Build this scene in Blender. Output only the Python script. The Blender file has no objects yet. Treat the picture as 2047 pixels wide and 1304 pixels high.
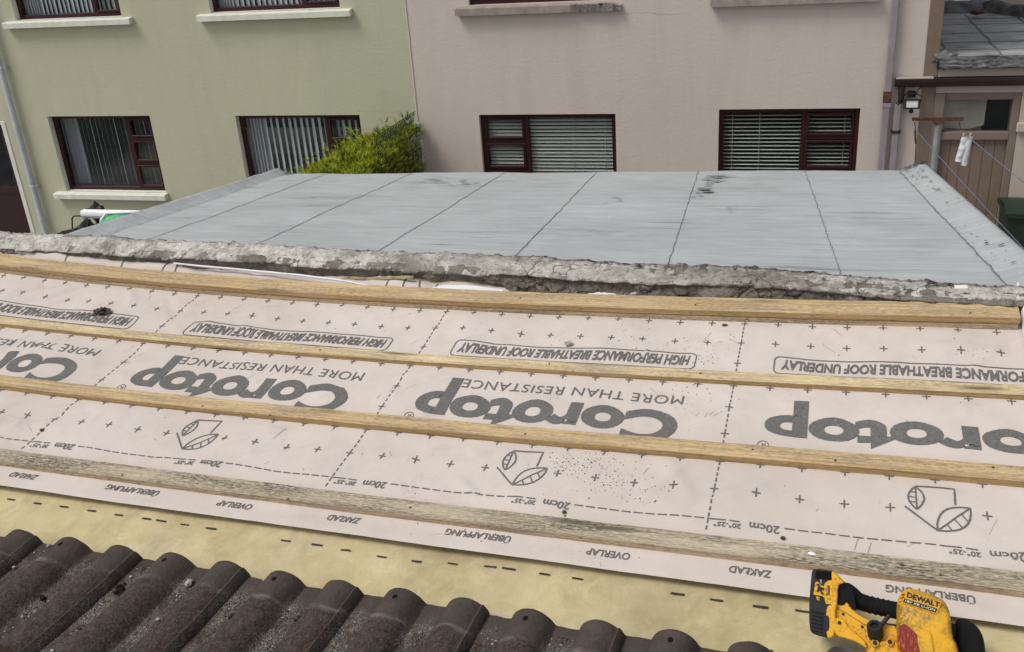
import bpy, bmesh, math, random
from mathutils import Vector, Matrix, noise
random.seed(7)
C = bpy.context.scene.collection
scene = bpy.context.scene
V3 = Vector
# ------------------------------------------------------------------ calibration
F = 2000.0                       # focal length in photo pixels (2047 wide)
CX, CY = 1023.5, 652.0
CAMZ = 4.9                       # eye height above the yard
W = Matrix(((0.9628, 0.0488, -0.2658), (0.2618, -0.4122, 0.8727), (-0.0670, -0.9098, -0.4096)))
CAM = V3((0, 0, CAMZ))
def ray(x, y): return W @ V3(((x-CX)/F, (y-CY)/F, 1.0))
def atY(x, y, Y):
    r = ray(x, y); return CAM + r*(Y/r.y)
def atZ(x, y, Z):
    r = ray(x, y); return CAM + r*((Z-CAMZ)/r.z)
def at_depth(x, y, d): return CAM + ray(x, y)*d
def on_plane(x, y, P, n):
    r = ray(x, y); return CAM + r*((P-CAM).dot(n)/r.dot(n))
# near roof: u along the battens, v up the slope, h off the surface (metres)
RP = (2.148372, 0.272037, -0.388461)
RT = V3((-1.464755, 0.4685, 2.859763))
DU = (-0.680083, -0.817819, 0.077011, -0.109126, -0.096355, 0.127815, 0.042953, 0.077067)
DV = (-0.25651, -0.448131, 0.17686, -0.231209, -0.049779, -0.041359, -0.066463, -0.175244)
_r = V3(RP); RR = Matrix.Rotation(_r.length, 3, _r.normalized())
def roof(u, v, h=0.0):
    a = (u-.9)/2; b = (v-.6)/.6
    B = (a*b, a*a, a*a*b, a**3, b*b, a*b*b, a**3*b, b**3)
    x = u + .1*sum(p*q for p, q in zip(DU, B)); y = v + .1*sum(p*q for p, q in zip(DV, B))
    z = (0.021893 - 0.001612*v)*(u-.9)**2 + h
    return CAM + W @ (RR @ V3((x, y, z)) + RT)
def nz(x, y, z=0.0): return noise.noise(V3((x, y, z)))
def fbm(x, y, z=0.0, o=4): return noise.fractal(V3((x, y, z)), 1.0, 2.0, o)
def sst(a, b, x):
    t = min(1, max(0, (x-a)/(b-a))); return t*t*(3-2*t)
# ------------------------------------------------------------------ materials
class NT:
    def __init__(s, name):
        s.m = bpy.data.materials.new(name); s.m.use_nodes = True
        s.t = s.m.node_tree; s.n = s.t.nodes; s.l = s.t.links
        s.b = s.n['Principled BSDF']
    def new(s, k, **kw):
        o = s.n.new(k)
        for a, b in kw.items(): setattr(o, a, b)
        return o
    def put(s, sock, val):
        if hasattr(val, 'is_output') or isinstance(val, bpy.types.NodeSocket): s.l.new(val, sock)
        else:
            if isinstance(val, tuple) and len(val) == 3 and len(sock.default_value) == 4: val = (*val, 1)
            sock.default_value = val
    def pos(s, scale=(1, 1, 1), src='pos', rot=(0, 0, 0)):
        if src == 'pos': o = s.new('ShaderNodeNewGeometry').outputs['Position']
        elif src == 'uv': o = s.new('ShaderNodeUVMap').outputs[0]
        else: o = s.new('ShaderNodeTexCoord').outputs['Object']
        mp = s.new('ShaderNodeMapping'); s.l.new(o, mp.inputs[0])
        mp.inputs['Scale'].default_value = scale; mp.inputs['Rotation'].default_value = rot
        return mp.outputs[0]
    def noise(s, vec, scale=5, detail=5, rough=.6, dist=0):
        o = s.new('ShaderNodeTexNoise'); s.l.new(vec, o.inputs['Vector'])
        o.inputs['Scale'].default_value = scale; o.inputs['Detail'].default_value = detail
        o.inputs['Roughness'].default_value = rough; o.inputs['Distortion'].default_value = dist
        return o.outputs['Fac']
    def vor(s, vec, scale=5, feature='F1'):
        o = s.new('ShaderNodeTexVoronoi', feature=feature); s.l.new(vec, o.inputs['Vector'])
        o.inputs['Scale'].default_value = scale; return o.outputs['Distance']
    def ramp(s, fac, stops, interp='LINEAR'):
        o = s.new('ShaderNodeValToRGB'); s.l.new(fac, o.inputs[0]); r = o.color_ramp; r.interpolation = interp
        while len(r.elements) < len(stops): r.elements.new(.5)
        for e, (p, c) in zip(r.elements, stops):
            e.position = p; e.color = (c, c, c, 1) if not isinstance(c, tuple) else (*c, 1)
        return o.outputs[0]
    def mix(s, fac, a, b, mode='MIX'):
        o = s.new('ShaderNodeMix', data_type='RGBA', blend_type=mode)
        s.put(o.inputs[0], fac); s.put(o.inputs[6], a); s.put(o.inputs[7], b); return o.outputs[2]
    def math(s, op, a, b=0.0):
        o = s.new('ShaderNodeMath', operation=op); s.put(o.inputs[0], a); s.put(o.inputs[1], b); return o.outputs[0]
    def attr(s, name):
        return s.new('ShaderNodeAttribute', attribute_name=name).outputs['Fac']
    def bump(s, h, strength=.3, dist=.01):
        o = s.new('ShaderNodeBump'); o.inputs['Strength'].default_value = strength; o.inputs['Distance'].default_value = dist
        s.l.new(h, o.inputs['Height']); s.l.new(o.outputs[0], s.b.inputs['Normal'])
    def done(s, col, rough=.8, spec=None, metal=0):
        s.put(s.b.inputs['Base Color'], col); s.put(s.b.inputs['Roughness'], rough)
        s.b.inputs['Metallic'].default_value = metal
        if spec is not None: s.b.inputs['Specular IOR Level'].default_value = spec
        return s.m
def simple(name, col, rough=.6, var=.15, scale=8, bump=0, bdist=.004, spec=.25, bscale=None, metal=0):
    t = NT(name); p = t.pos(); n = t.noise(p, scale, 6, .65)
    lo = tuple(c*(1-var) for c in col); hi = tuple(min(1, c*(1+var)) for c in col)
    c = t.ramp(n, [(.3, lo), (.7, hi)])
    if bump: t.bump(t.noise(p, bscale or scale*6, 5, .6), bump, bdist)
    return t.done(c, rough, spec, metal)
M = {}
def render_wall(name, col, stain):
    t = NT(name); p = t.pos(); a = t.noise(p, .7, 5, .6); b = t.noise(t.pos((2.2, 2.2, .35)), 1.6, 6, .65)
    c = t.mix(t.ramp(a, [(.35, 0), (.7, .55)]), col, tuple(x*.9 for x in col))
    c = t.mix(t.ramp(b, [(.5, 0), (.78, .25)]), c, stain)
    f = t.noise(p, 55, 4, .7)
    c = t.mix(t.ramp(f, [(.35, .25), (.6, 0)]), c, tuple(x*.72 for x in col))
    c = t.mix(t.ramp(t.noise(t.pos((5, 5, .5)), 1.0, 7, .7), [(.52, 0), (.78, .16)]), c, tuple(x*.82 for x in stain))
    c = t.mix(t.ramp(t.noise(p, 2.3, 7, .7, .8), [(.56, 0), (.74, .28)]), c, tuple(min(1, x*1.14) for x in col))
    hgt = t.math('ADD', t.noise(p, 38, 6, .7), t.math('MULTIPLY', t.noise(t.pos((1, 1, 2.2)), 11, 4, .6), .8))
    t.bump(hgt, .30, .010)
    return t.done(c, .9, .2)
M['green'] = render_wall('green_render', (.51, .505, .365), (.36, .345, .235))
M['pink'] = render_wall('pink_render', (.625, .545, .485), (.44, .372, .32))
M['cream'] = render_wall('cream_render', (.52, .445, .38), (.45, .385, .33))
M['sill'] = simple('painted_sill', (.68, .68, .60), .75, .1, 9, .3, .004)
M['pinksill'] = simple('worn_sill', (.33, .27, .245), .85, .25, 9, .5, .006)
M['crumble'] = simple('crumbled_concrete', (.21, .19, .17), .95, .6, 40, .8, .01)
M['frame'] = simple('dark_red_brown_frame', (.036, .009, .011), .4, .12, 6, 0, .001, .3)
M['doorred'] = simple('dark_door_panel', (.03, .009, .011), .3, .15, 6, 0, .001, .5)
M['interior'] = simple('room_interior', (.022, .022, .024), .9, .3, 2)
M['slat'] = simple('pale_blind', (.66, .67, .69), .7, .06, 4)
M['slatv'] = simple('cream_venetian', (.56, .57, .52), .6, .06, 4)
M['net'] = simple('net_curtain', (.55, .56, .58), .9, .1, 9)
def glass(name, tint=(.95, .97, .97), refl=.03):
    t = NT(name); tr = t.new('ShaderNodeBsdfTransparent'); tr.inputs[0].default_value = (*tint, 1)
    g = t.new('ShaderNodeBsdfGlossy'); g.inputs['Roughness'].default_value = .02; g.inputs[0].default_value = (.9, .95, 1, 1)
    lw = t.new('ShaderNodeLayerWeight'); lw.inputs[0].default_value = .25
    mx = t.new('ShaderNodeMixShader'); f = t.math('ADD', t.math('MULTIPLY', lw.outputs['Fresnel'], .3), refl*.4)
    t.l.new(f, mx.inputs[0]); t.l.new(tr.outputs[0], mx.inputs[1]); t.l.new(g.outputs[0], mx.inputs[2])
    t.l.new(mx.outputs[0], t.n['Material Output'].inputs[0]); return t.m
M['glass'] = glass('window_glass')
def wood(name, pale, dark, grime, g0, g1, fine=.5):
    t = NT(name)
    uv = t.pos((1, 1, 1), 'uv')
    g = t.noise(t.pos((2.2, 150, 1), 'uv'), 1.0, 7, .68, .5)
    g2 = t.noise(t.pos((26, 520, 1), 'uv'), 1.0, 4, .65)
    c = t.ramp(g, [(.30, tuple(x*.8 for x in dark)), (.46, tuple((a+b)/2 for a, b in zip(pale, dark))), (.62, pale)])
    c = t.mix(t.ramp(g2, [(.38, fine), (.58, 0)]), c, tuple(x*.6 for x in dark))
    gr = t.noise(t.pos((55, 260, 1), 'uv'), 1.0, 7, .78)
    gb = t.noise(t.pos((3.5, 16, 1), 'uv'), 1.0, 5, .6)
    gm = t.math('MULTIPLY', t.ramp(gr, [(g0, 0), (g1, 1)]), t.ramp(gb, [(.33, .1), (.6, 1)]))
    c = t.mix(gm, c, grime)
    st = t.noise(t.pos((5, 45, 1), 'uv'), 1.0, 6, .7, .4)
    c = t.mix(t.ramp(st, [(.48, 0), (.68, .65 if pale[0] > .62 else .12)]), c, tuple(.55*a+.16 for a in grime) if pale[0] > .62 else tuple(x*.55 for x in dark))
    st2 = t.noise(t.pos((2.2, 22, 3), 'uv'), 1.0, 5, .6)
    c = t.mix(t.ramp(st2, [(.55, 0), (.75, .55)]), c, tuple(min(1, x*1.12) for x in pale))
    k = t.vor(t.pos((2.3, 17, 1), 'uv'), 1.0)
    c = t.mix(t.ramp(k, [(.05, .95), (.10, .6), (.20, 0)]), c, tuple(x*.28 for x in dark))
    t.bump(t.math('ADD', g, t.math('MULTIPLY', g2, .6)), .45, .0025)
    return t.done(c, .85, .2)
M['wood'] = wood('pine_batten', (.68, .51, .295), (.41, .275, .13), (.12, .095, .06), .46, .64, .45)
M['woodpale'] = wood('pale_pine_batten', (.76, .63, .39), (.50, .37, .20), (.15, .125, .085), .46, .64, .45)
M['woodgrey'] = wood('weathered_batten', (.62, .545, .41), (.40, .335, .235), (.05, .046, .038), .43, .55, .6)
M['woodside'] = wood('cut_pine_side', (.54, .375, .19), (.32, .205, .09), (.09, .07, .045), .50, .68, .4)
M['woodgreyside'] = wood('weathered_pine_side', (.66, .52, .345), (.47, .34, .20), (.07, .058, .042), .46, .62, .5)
# roof underlay: matt fleece with scuffs and grime
t = NT('underlay_fleece'); p = t.pos()
c = t.ramp(t.noise(p, 2.1, 5, .6), [(.3, (.52, .458, .415)), (.7, (.595, .535, .495))])
c = t.mix(t.ramp(t.noise(p, 13, 6, .7), [(.48, 0), (.80, .5)]), c, (.46, .395, .36))
c = t.mix(t.ramp(t.noise(p, 120, 4, .7), [(.60, 0), (.78, .4)]), c, (.37, .315, .285))
c = t.mix(t.ramp(t.noise(t.pos((1, 1, 1), rot=(0, 0, .5)), 3.3, 8, .75, 1.2), [(.60, 0), (.70, .45)]), c, (.38, .335, .305))
t.bump(t.math('ADD', t.noise(p, 260, 2, .5), t.math('MULTIPLY', t.noise(p, 26, 4, .6), 1.2)), .22, .003)
M['fleece'] = t.done(c, .82, .25)
t = NT('printing_ink'); p = t.pos()
c = t.ramp(t.noise(p, 160, 4, .8), [(.3, (.088, .087, .085)), (.56, (.14, .136, .131)), (.78, (.28, .265, .25))])
M['ink'] = t.done(c, .75, .25)
M['scuff'] = simple('scuff_marks', (.36, .325, .30), .9, .2, 60)
M['backing'] = simple('white_underlay_back', (.72, .73, .75), .55, .06, 9)
t = NT('old_underlay_felt'); p = t.pos()
c = t.ramp(t.noise(p, 3.2, 6, .65), [(.30, (.335, .275, .145)), (.48, (.49, .415, .235)), (.70, (.60, .525, .33))])
c = t.mix(t.ramp(t.noise(p, 9, 7, .75, .8), [(.46, 0), (.70, .6)]), c, (.30, .26, .165))
c = t.mix(t.ramp(t.noise(p, 19, 6, .75, .5), [(.52, 0), (.72, .45)]), c, (.64, .57, .37))
c = t.mix(t.ramp(t.noise(t.pos((1, 1, 1)), 1.7, 4, .6), [(.5, 0), (.66, .35)]), c, (.30, .27, .19))
c = t.mix(t.ramp(t.noise(p, 170, 3, .7), [(.58, 0), (.75, .5)]), c, (.33, .27, .15))
t.bump(t.math('ADD', t.noise(p, 300, 2, .5), t.noise(p, 14, 4, .6)), .3, .003)
M['oldfelt'] = t.done(c, .85, .2)
M['black'] = simple('black_marking', (.035, .03, .025), .7, .5, 90)
# concrete tile: smooth head, granular worn body, dirty pans
t = NT('concrete_tile'); p = t.pos()
body = t.ramp(t.noise(p, 60, 7, .75), [(.28, (.028, .020, .016)), (.52, (.068, .051, .043)), (.78, (.125, .101, .087))])
head = t.ramp(t.noise(p, 18, 6, .65), [(.3, (.055, .043, .038)), (.7, (.088, .071, .063))])
c = t.mix(t.attr('head'), body, head)
c = t.mix(t.math('MULTIPLY', t.ramp(t.attr('head'), [(.05, 0), (.45, .7), (.55, .7), (.95, 0)]), t.ramp(t.noise(p, 16, 4, .6), [(.38, .1), (.6, 1)])), c, (.20, .175, .165))
sp = t.noise(p, 330, 3, .7)
grit = t.math('MULTIPLY', t.ramp(sp, [(.47, 0), (.55, 1)]), t.math('MULTIPLY', t.attr('pan'), t.ramp(t.noise(p, 13, 5, .7), [(.40, .08), (.58, 1)])))
c = t.mix(t.math('MULTIPLY', t.attr('pan'), .6), c, t.ramp(t.noise(p, 45, 6, .75), [(.32, (.012, .008, .007)), (.52, (.058, .044, .038)), (.72, (.17, .15, .13))]))
c = t.mix(grit, c, t.ramp(t.noise(p, 420, 2, .6), [(.35, (.07, .055, .045)), (.5, (.19, .175, .155)), (.68, (.48, .46, .43))]))
c = t.mix(t.ramp(t.noise(p, 23, 5, .75, .5), [(.64, 0), (.74, .6)]), c, (.16, .14, .138))
gr_ = t.noise(p, 230, 3, .7); hd_ = t.math('SUBTRACT', 1.0, t.math('MULTIPLY', t.attr('head'), .75))
c = t.mix(t.math('MULTIPLY', t.ramp(gr_, [(.36, .6), (.5, 0)]), hd_), c, (.018, .013, .012))
c = t.mix(t.math('MULTIPLY', t.ramp(gr_, [(.54, 0), (.68, .5)]), hd_), c, (.15, .125, .115))
t.bump(t.math('ADD', t.noise(p, 130, 5, .75), t.math('MULTIPLY', t.noise(p, 35, 4, .6), 1.0)), .75, .005)
M['tile'] = t.done(c, .85, .14)
M['hole'] = simple('hole_shadow', (.004, .004, .004), 1, .1)
# parapet concrete
t = NT('broken_concrete'); p = t.pos()
c = t.ramp(t.noise(p, 14, 8, .72), [(.26, (.10, .088, .07)), (.48, (.23, .205, .17)), (.75, (.37, .34, .29))])
pale = t.ramp(t.noise(p, 22, 8, .74), [(.24, (.27, .25, .21)), (.40, (.52, .495, .44)), (.60, (.84, .82, .77))])
pm = t.math('MULTIPLY', t.attr('pale'), t.ramp(t.noise(p, 6, 7, .72), [(.36, .12), (.50, 1)]))
c = t.mix(pm, c, pale)
c = t.mix(t.ramp(t.noise(p, 5.5, 6, .7), [(.57, 0), (.72, .3)]), c, (.16, .155, .09))
wv = t.new('ShaderNodeVectorMath', operation='ADD'); nn = t.new('ShaderNodeTexNoise'); nn.inputs['Scale'].default_value = 22; nn.inputs['Detail'].default_value = 5; t.l.new(p, nn.inputs['Vector'])
sc_ = t.new('ShaderNodeVectorMath', operation='SCALE'); sc_.inputs['Scale'].default_value = .07; t.l.new(nn.outputs['Color'], sc_.inputs[0]); t.l.new(p, wv.inputs[0]); t.l.new(sc_.outputs[0], wv.inputs[1])
cr = t.vor(wv.outputs[0], 13, 'DISTANCE_TO_EDGE')
crm = t.math('MULTIPLY', t.ramp(cr, [(.0, .8), (.022, 0)]), t.ramp(t.noise(p, 5, 4, .65), [(.50, 0), (.60, 1)]))
c = t.mix(crm, c, (.045, .04, .032))
c = t.mix(t.ramp(t.noise(p, 130, 5, .8), [(.55, 0), (.64, .7)]), c, (.10, .09, .072))
c = t.mix(t.ramp(t.noise(t.pos((.6, 1.6, 1)), 48, 6, .75), [(.56, 0), (.64, .65)]), c, (.075, .066, .052))
t.bump(t.math('SUBTRACT', t.math('ADD', t.noise(p, 60, 7, .75), t.noise(p, 190, 3, .7)), crm), .9, .011)
M['concrete'] = t.done(c, .92, .2)
# grey roofing felt, brushed coat running across the strips
def felt(name, lo, hi, worn, wl, streak):
    t = NT(name); p = t.pos()
    c = t.ramp(t.noise(p, 1.1, 5, .6), [(.3, lo), (.72, hi)])
    c = t.mix(t.ramp(t.noise(t.pos(streak), 1, 7, .68), [(.42, 0), (.75, .5)]), c, tuple(x*.74 for x in lo))
    c = t.mix(t.ramp(t.noise(t.pos((1, 1, 1)), 2.6, 7, .68, .6), [(.42, 0), (.72, .5)]), c, tuple(x*.80 for x in lo))
    c = t.mix(t.ramp(t.noise(t.pos(tuple(x*2.3 for x in streak)), 1, 6, .65), [(.55, 0), (.78, .5)]), c, tuple(min(1, x*1.2) for x in hi))
    m = t.math('MULTIPLY', t.ramp(t.noise(t.pos(tuple(x*.9 for x in streak)), 1.0, 8, .75), [(wl, 0), (wl+.05, 1)]), t.ramp(t.noise(p, .9, 3, .6), [(.5, 0), (.62, 1)]))
    c = t.mix(m, c, worn)
    c = t.mix(t.ramp(t.noise(t.pos((streak[0]*2.5, streak[1]*4.5, 4)), 1, 5, .7), [(.40, .34), (.55, 0)]), c, tuple(x*.66 for x in lo))
    c = t.mix(t.ramp(t.noise(t.pos((streak[0]*2, streak[1]*3.6, 9)), 1, 5, .7), [(.54, 0), (.72, .5)]), c, tuple(min(1, x*1.22) for x in hi))
    c = t.mix(t.ramp(t.noise(p, 40, 5, .75), [(.66, 0), (.74, .5)]), c, worn)
    t.bump(t.math('ADD', t.noise(t.pos(streak), 1.6, 6, .65), t.math('MULTIPLY', t.noise(p, 60, 3, .6), .5)), .5, .008)
    return t.done(c, .6, .35)
M['felt'] = felt('grey_coated_felt', (.385, .413, .418), (.495, .523, .53), (.18, .188, .19), .56, (1.1, 15, 4))
M['seam'] = simple('bitumen_seam', (.19, .20, .203), .8, .6, 30, .6, .005)
M['bitumen'] = simple('bare_bitumen', (.055, .057, .058), .8, .4, 30, .4, .004)
M['oldroof'] = felt('old_mineral_felt', (.19, .192, .195), (.44, .445, .445), (.035, .036, .038), .5, (1.2, 6, 3))
M['oldroofdark'] = felt('tar_edge', (.06, .06, .062), (.24, .24, .245), (.03, .03, .032), .5, (4, 9, 9))
M['greypipe'] = simple('grey_pvc', (.46, .50, .545), .5, .12, 5, .15, .002)
M['mauvepipe'] = simple('mauve_painted_pipe', (.29, .245, .275), .55, .15, 6, .2, .002)
M['rust'] = simple('rusty_iron', (.105, .052, .032), .9, .6, 25, .6, .003)
M['gutter'] = simple('brown_gutter', (.035, .024, .024), .45, .2, 6)
M['galv'] = simple('galvanised_steel', (.27, .30, .315), .55, .2, 14, .1, .002, .5)
M['browndoor'] = simple('brown_painted_timber', (.20, .148, .115), .7, .12, 5, .25, .002)
M['brownframe'] = simple('taupe_painted_frame', (.215, .165, .135), .7, .1, 5, .2, .002)
M['paneback'] = simple('pane_reflection_and_cap', (.42, .38, .34), .9, .2, 3)  # pale tone imitating the transom's reflection, also used on the gutter cap
M['blackplastic'] = simple('black_plastic', (.012, .012, .013), .45, .2, 20, 0, .001, .5)
M['blackbag'] = simple('black_bag', (.006, .006, .007), .35, .3, 12, .3, .01, .3)
M['lampglass'] = simple('lamp_diffuser', (.62, .64, .64), .3, .08, 8)
M['white'] = simple('white_pvc', (.80, .81, .84), .4, .05, 6)
M['greensack'] = simple('green_sheet', (.10, .42, .20), .6, .35, 22, .3, .004)
M['bin'] = simple('green_bin_plastic', (.018, .036, .022), .5, .2, 9, .15, .003)
M['wire'] = simple('green_coated_wire', (.02, .055, .04), .5, .2, 8)
M['line'] = simple('blue_grey_line', (.13, .17, .25), .6, .1, 8)
M['bag'] = simple('white_mesh_bag', (.60, .62, .64), .7, .15, 40, .4, .003)
M['stone'] = simple('dark_mortar_lump', (.085, .075, .066), .95, .6, 60, .9, .006)
M['pebble'] = simple('pale_mortar_crumb', (.36, .34, .31), .95, .3, 90, .6, .003)
M['moss'] = simple('dry_moss', (.030, .023, .014), 1, .6, 150, .9, .006)
M['flake'] = simple('cream_chip', (.70, .64, .57), .8, .08, 30)
M['ground'] = simple('yard_concrete', (.24, .235, .225), .95, .25, 1.5, .4, .01)
M['oldboard'] = simple('weathered_board', (.32, .25, .14), .9, .45, 25, .5, .004)
M['deck'] = simple('roof_boards', (.17, .12, .075), .9, .25, 5)
t = NT('conifer_leaf'); o = t.new('ShaderNodeObjectInfo'); p = t.pos()
tip = t.attr('tip')
c = t.mix(tip, t.ramp(t.noise(p, 5, 4, .6), [(.3, (.022, .045, .010)), (.7, (.055, .10, .014))]), t.ramp(t.noise(p, 5, 4, .6), [(.3, (.28, .36, .02)), (.7, (.56, .59, .04))]))
M['leaf'] = t.done(c, .75, .25)
M['twig'] = simple('brown_twig', (.08, .055, .035), .9, .3, 30)
# worn yellow of the saw
def worn(name, col, dirt, d0, d1, rough=.45):
    t = NT(name); p = t.pos()
    c = t.ramp(t.noise(p, 30, 4, .6), [(.3, tuple(x*.85 for x in col)), (.7, col)])
    m = t.math('MULTIPLY', t.ramp(t.noise(p, 190, 6, .8), [(d0, 0), (d1, .85)]), t.ramp(t.noise(p, 21, 3, .6), [(.38, .15), (.58, 1)]))
    c = t.mix(m, c, dirt)
    t.bump(t.noise(p, 260, 3, .6), .12, .001)
    return t.done(c, rough, .45)
M['sawyellow'] = worn('scuffed_yellow_plastic', (.78, .40, .008), (.06, .04, .015), .47, .64)
M['sawdirty'] = worn('grimy_yellow_plastic', (.78, .41, .01), (.10, .08, .03), .39, .56)
M['sawblack'] = simple('tool_black_plastic', (.016, .016, .017), .5, .25, 60, .2, .001, .25)
M['sawrubber'] = simple('tool_rubber_grip', (.008, .008, .009), .8, .25, 60, .2, .001, .15)
t = NT('scraped_red_mark'); p = t.pos()
c = t.mix(t.ramp(t.noise(t.pos((240, 90, 60)), 1, 6, .85), [(.54, 0), (.64, 1)]), (.20, .008, .008), (.50, .23, .015))
M['sawred'] = t.done(c, .5, .4)
M['sawlabel'] = simple('tool_label_black', (.02, .02, .02), .4, .1, 60)
M['sawtext'] = simple('tool_label_white', (.66, .66, .62), .5, .1, 60)
M['steel'] = simple('scuffed_steel', (.45, .46, .48), .38, .25, 60, .2, .001, .5, metal=.9)
# ------------------------------------------------------------------ mesh builder
class MB:
    def __init__(s): s.v = []; s.f = []; s.m = []; s.uv = None; s.att = {}
    def V(s, p): s.v.append(tuple(p)); return len(s.v)-1
    def face(s, pts, m=0): s.f.append([s.V(p) for p in pts]); s.m.append(m)
    def idx(s, ids, m=0): s.f.append(list(ids)); s.m.append(m)
    def box(s, a, b, m=0, T=None):
        x0, y0, z0 = a; x1, y1, z1 = b
        P = [V3(q) for q in ((x0, y0, z0), (x1, y0, z0), (x1, y1, z0), (x0, y1, z0), (x0, y0, z1), (x1, y0, z1), (x1, y1, z1), (x0, y1, z1))]
        if T: P = [T(q) if callable(T) else T @ q for q in P]
        i = [s.V(q) for q in P]
        for f in ((0, 3, 2, 1), (4, 5, 6, 7), (0, 1, 5, 4), (1, 2, 6, 5), (2, 3, 7, 6), (3, 0, 4, 7)): s.idx([i[k] for k in f], m)
    def grid(s, fn, nu, nv, m=0, wrap=False):
        base = len(s.v)
        for j in range(nv+1):
            for i in range(nu+1): s.V(fn(i/nu, j/nv))
        for j in range(nv):
            for i in range(nu):
                a = base+j*(nu+1)+i; s.idx((a, a+1, a+nu+2, a+nu+1), m)
        return base
    def tube(s, path, r, n=8, m=0, cap=True, up=None):
        path = [V3(p) for p in path]; rings = []
        for i, p in enumerate(path):
            d = (path[min(i+1, len(path)-1)]-path[max(i-1, 0)]).normalized()
            a = d.cross(V3((0, 0, 1)) if abs(d.z) < .9 else V3((0, 1, 0))).normalized(); b = d.cross(a)
            rr = r[i] if isinstance(r, (list, tuple)) else r
            rings.append([s.V(p+a*(rr*math.cos(2*math.pi*k/n))+b*(rr*math.sin(2*math.pi*k/n))) for k in range(n)])
        for A, B in zip(rings, rings[1:]):
            for k in range(n): s.idx((A[k], A[(k+1) % n], B[(k+1) % n], B[k]), m)
        if cap: s.idx(rings[0][::-1], m); s.idx(rings[-1], m)
    def prism(s, poly, T, d0, d1, m=0):
        """polygon in 2D extruded d0..d1, T(x, y, d) -> world"""
        a = [s.V(T(x, y, d0)) for x, y in poly]; b = [s.V(T(x, y, d1)) for x, y in poly]; n = len(poly)
        s.idx(a[::-1], m); s.idx(b, m)
        for k in range(n): s.idx((a[k], a[(k+1) % n], b[(k+1) % n], b[k]), m)
    def blob(s, c, r, sq=(1, 1, 1), amp=.3, fr=1.6, sub=2, seed=0, m=0):
        bm = bmesh.new(); bmesh.ops.create_icosphere(bm, subdivisions=sub, radius=1)
        base = len(s.v)
        for q in bm.verts:
            d = q.co.normalized(); k = 1+amp*fbm(d.x*fr+seed, d.y*fr+seed*1.7, d.z*fr, 3)
            s.V(V3(c)+V3((d.x*r*sq[0]*k, d.y*r*sq[1]*k, d.z*r*sq[2]*k)))
        for f in bm.faces: s.idx([base+q.index for q in f.verts], m)
        bm.free()
    def build(s, name, mats, parent=None, smooth=False, bevel=0, loc=None, segs=2, angle=None):
        me = bpy.data.meshes.new(name); off = V3(loc) if loc is not None else V3((0, 0, 0))
        if parent is not None and loc is None: off = parent.matrix_basis.translation if parent.parent is None else parent.parent.matrix_basis.translation+parent.matrix_basis.translation
        me.from_pydata([tuple(V3(p)-off) for p in s.v], [], s.f)
        mats = mats if isinstance(mats, (list, tuple)) else [mats]
        for q in mats: me.materials.append(M[q] if isinstance(q, str) else q)
        me.polygons.foreach_set('material_index', s.m)
        for k, vals in s.att.items():
            a = me.attributes.new(k, 'FLOAT', 'POINT'); a.data.foreach_set('value', vals)
        if s.uv:
            l = me.uv_layers.new(name='UVMap')
            for i, lp in enumerate(me.loops): l.data[i].uv = s.uv[lp.vertex_index]
        if smooth: me.polygons.foreach_set('use_smooth', [True]*len(me.polygons))
        me.validate(); me.update()
        bm = bmesh.new(); bm.from_mesh(me)
        if s.uv is None and not s.att: bmesh.ops.remove_doubles(bm, verts=bm.verts, dist=1e-6)
        bmesh.ops.recalc_face_normals(bm, faces=bm.faces); bm.to_mesh(me); bm.free()
        if angle: 
            me.polygons.foreach_set('use_smooth', [True]*len(me.polygons)); me.set_sharp_from_angle(angle=math.radians(angle))
        o = bpy.data.objects.new(name, me); C.objects.link(o)
        if parent is not None: o.parent = parent
        elif loc is not None: o.location = off
        if bevel:
            b = o.modifiers.new('Bevel', 'BEVEL'); b.width = bevel; b.segments = segs; b.limit_method = 'ANGLE'; b.angle_limit = math.radians(35)
        return o
def tag(o, label=None, cat=None, group=None, kind=None):
    if label: o['label'] = label
    if cat: o['category'] = cat
    if group: o['group'] = group
    if kind: o['kind'] = kind
    return o
def thing(name, label, cat, loc, group=None):
    o = bpy.data.objects.new(name, None); C.objects.link(o); o.location = loc
    o.empty_display_size = .1
    return tag(o, label, cat, group)
def text_mesh(body, bold=0.0, shear=0.0, spacing=1.0):
    cu = bpy.data.curves.new('lettering', 'FONT'); cu.body = body; cu.size = 1; cu.offset = bold; cu.shear = shear
    cu.space_character = spacing; cu.resolution_u = 5
    ob = bpy.data.objects.new('lettering', cu); C.objects.link(ob)
    bpy.context.view_layer.update()
    dg = bpy.context.evaluated_depsgraph_get(); me = bpy.data.meshes.new_from_object(ob.evaluated_get(dg))
    bm = bmesh.new(); bm.from_mesh(me); bmesh.ops.remove_doubles(bm, verts=bm.verts, dist=1e-5)
    bmesh.ops.triangulate(bm, faces=bm.faces)
    C.objects.unlink(ob); bpy.data.objects.remove(ob); bpy.data.curves.remove(cu); bpy.data.meshes.remove(me)
    return bm
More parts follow.
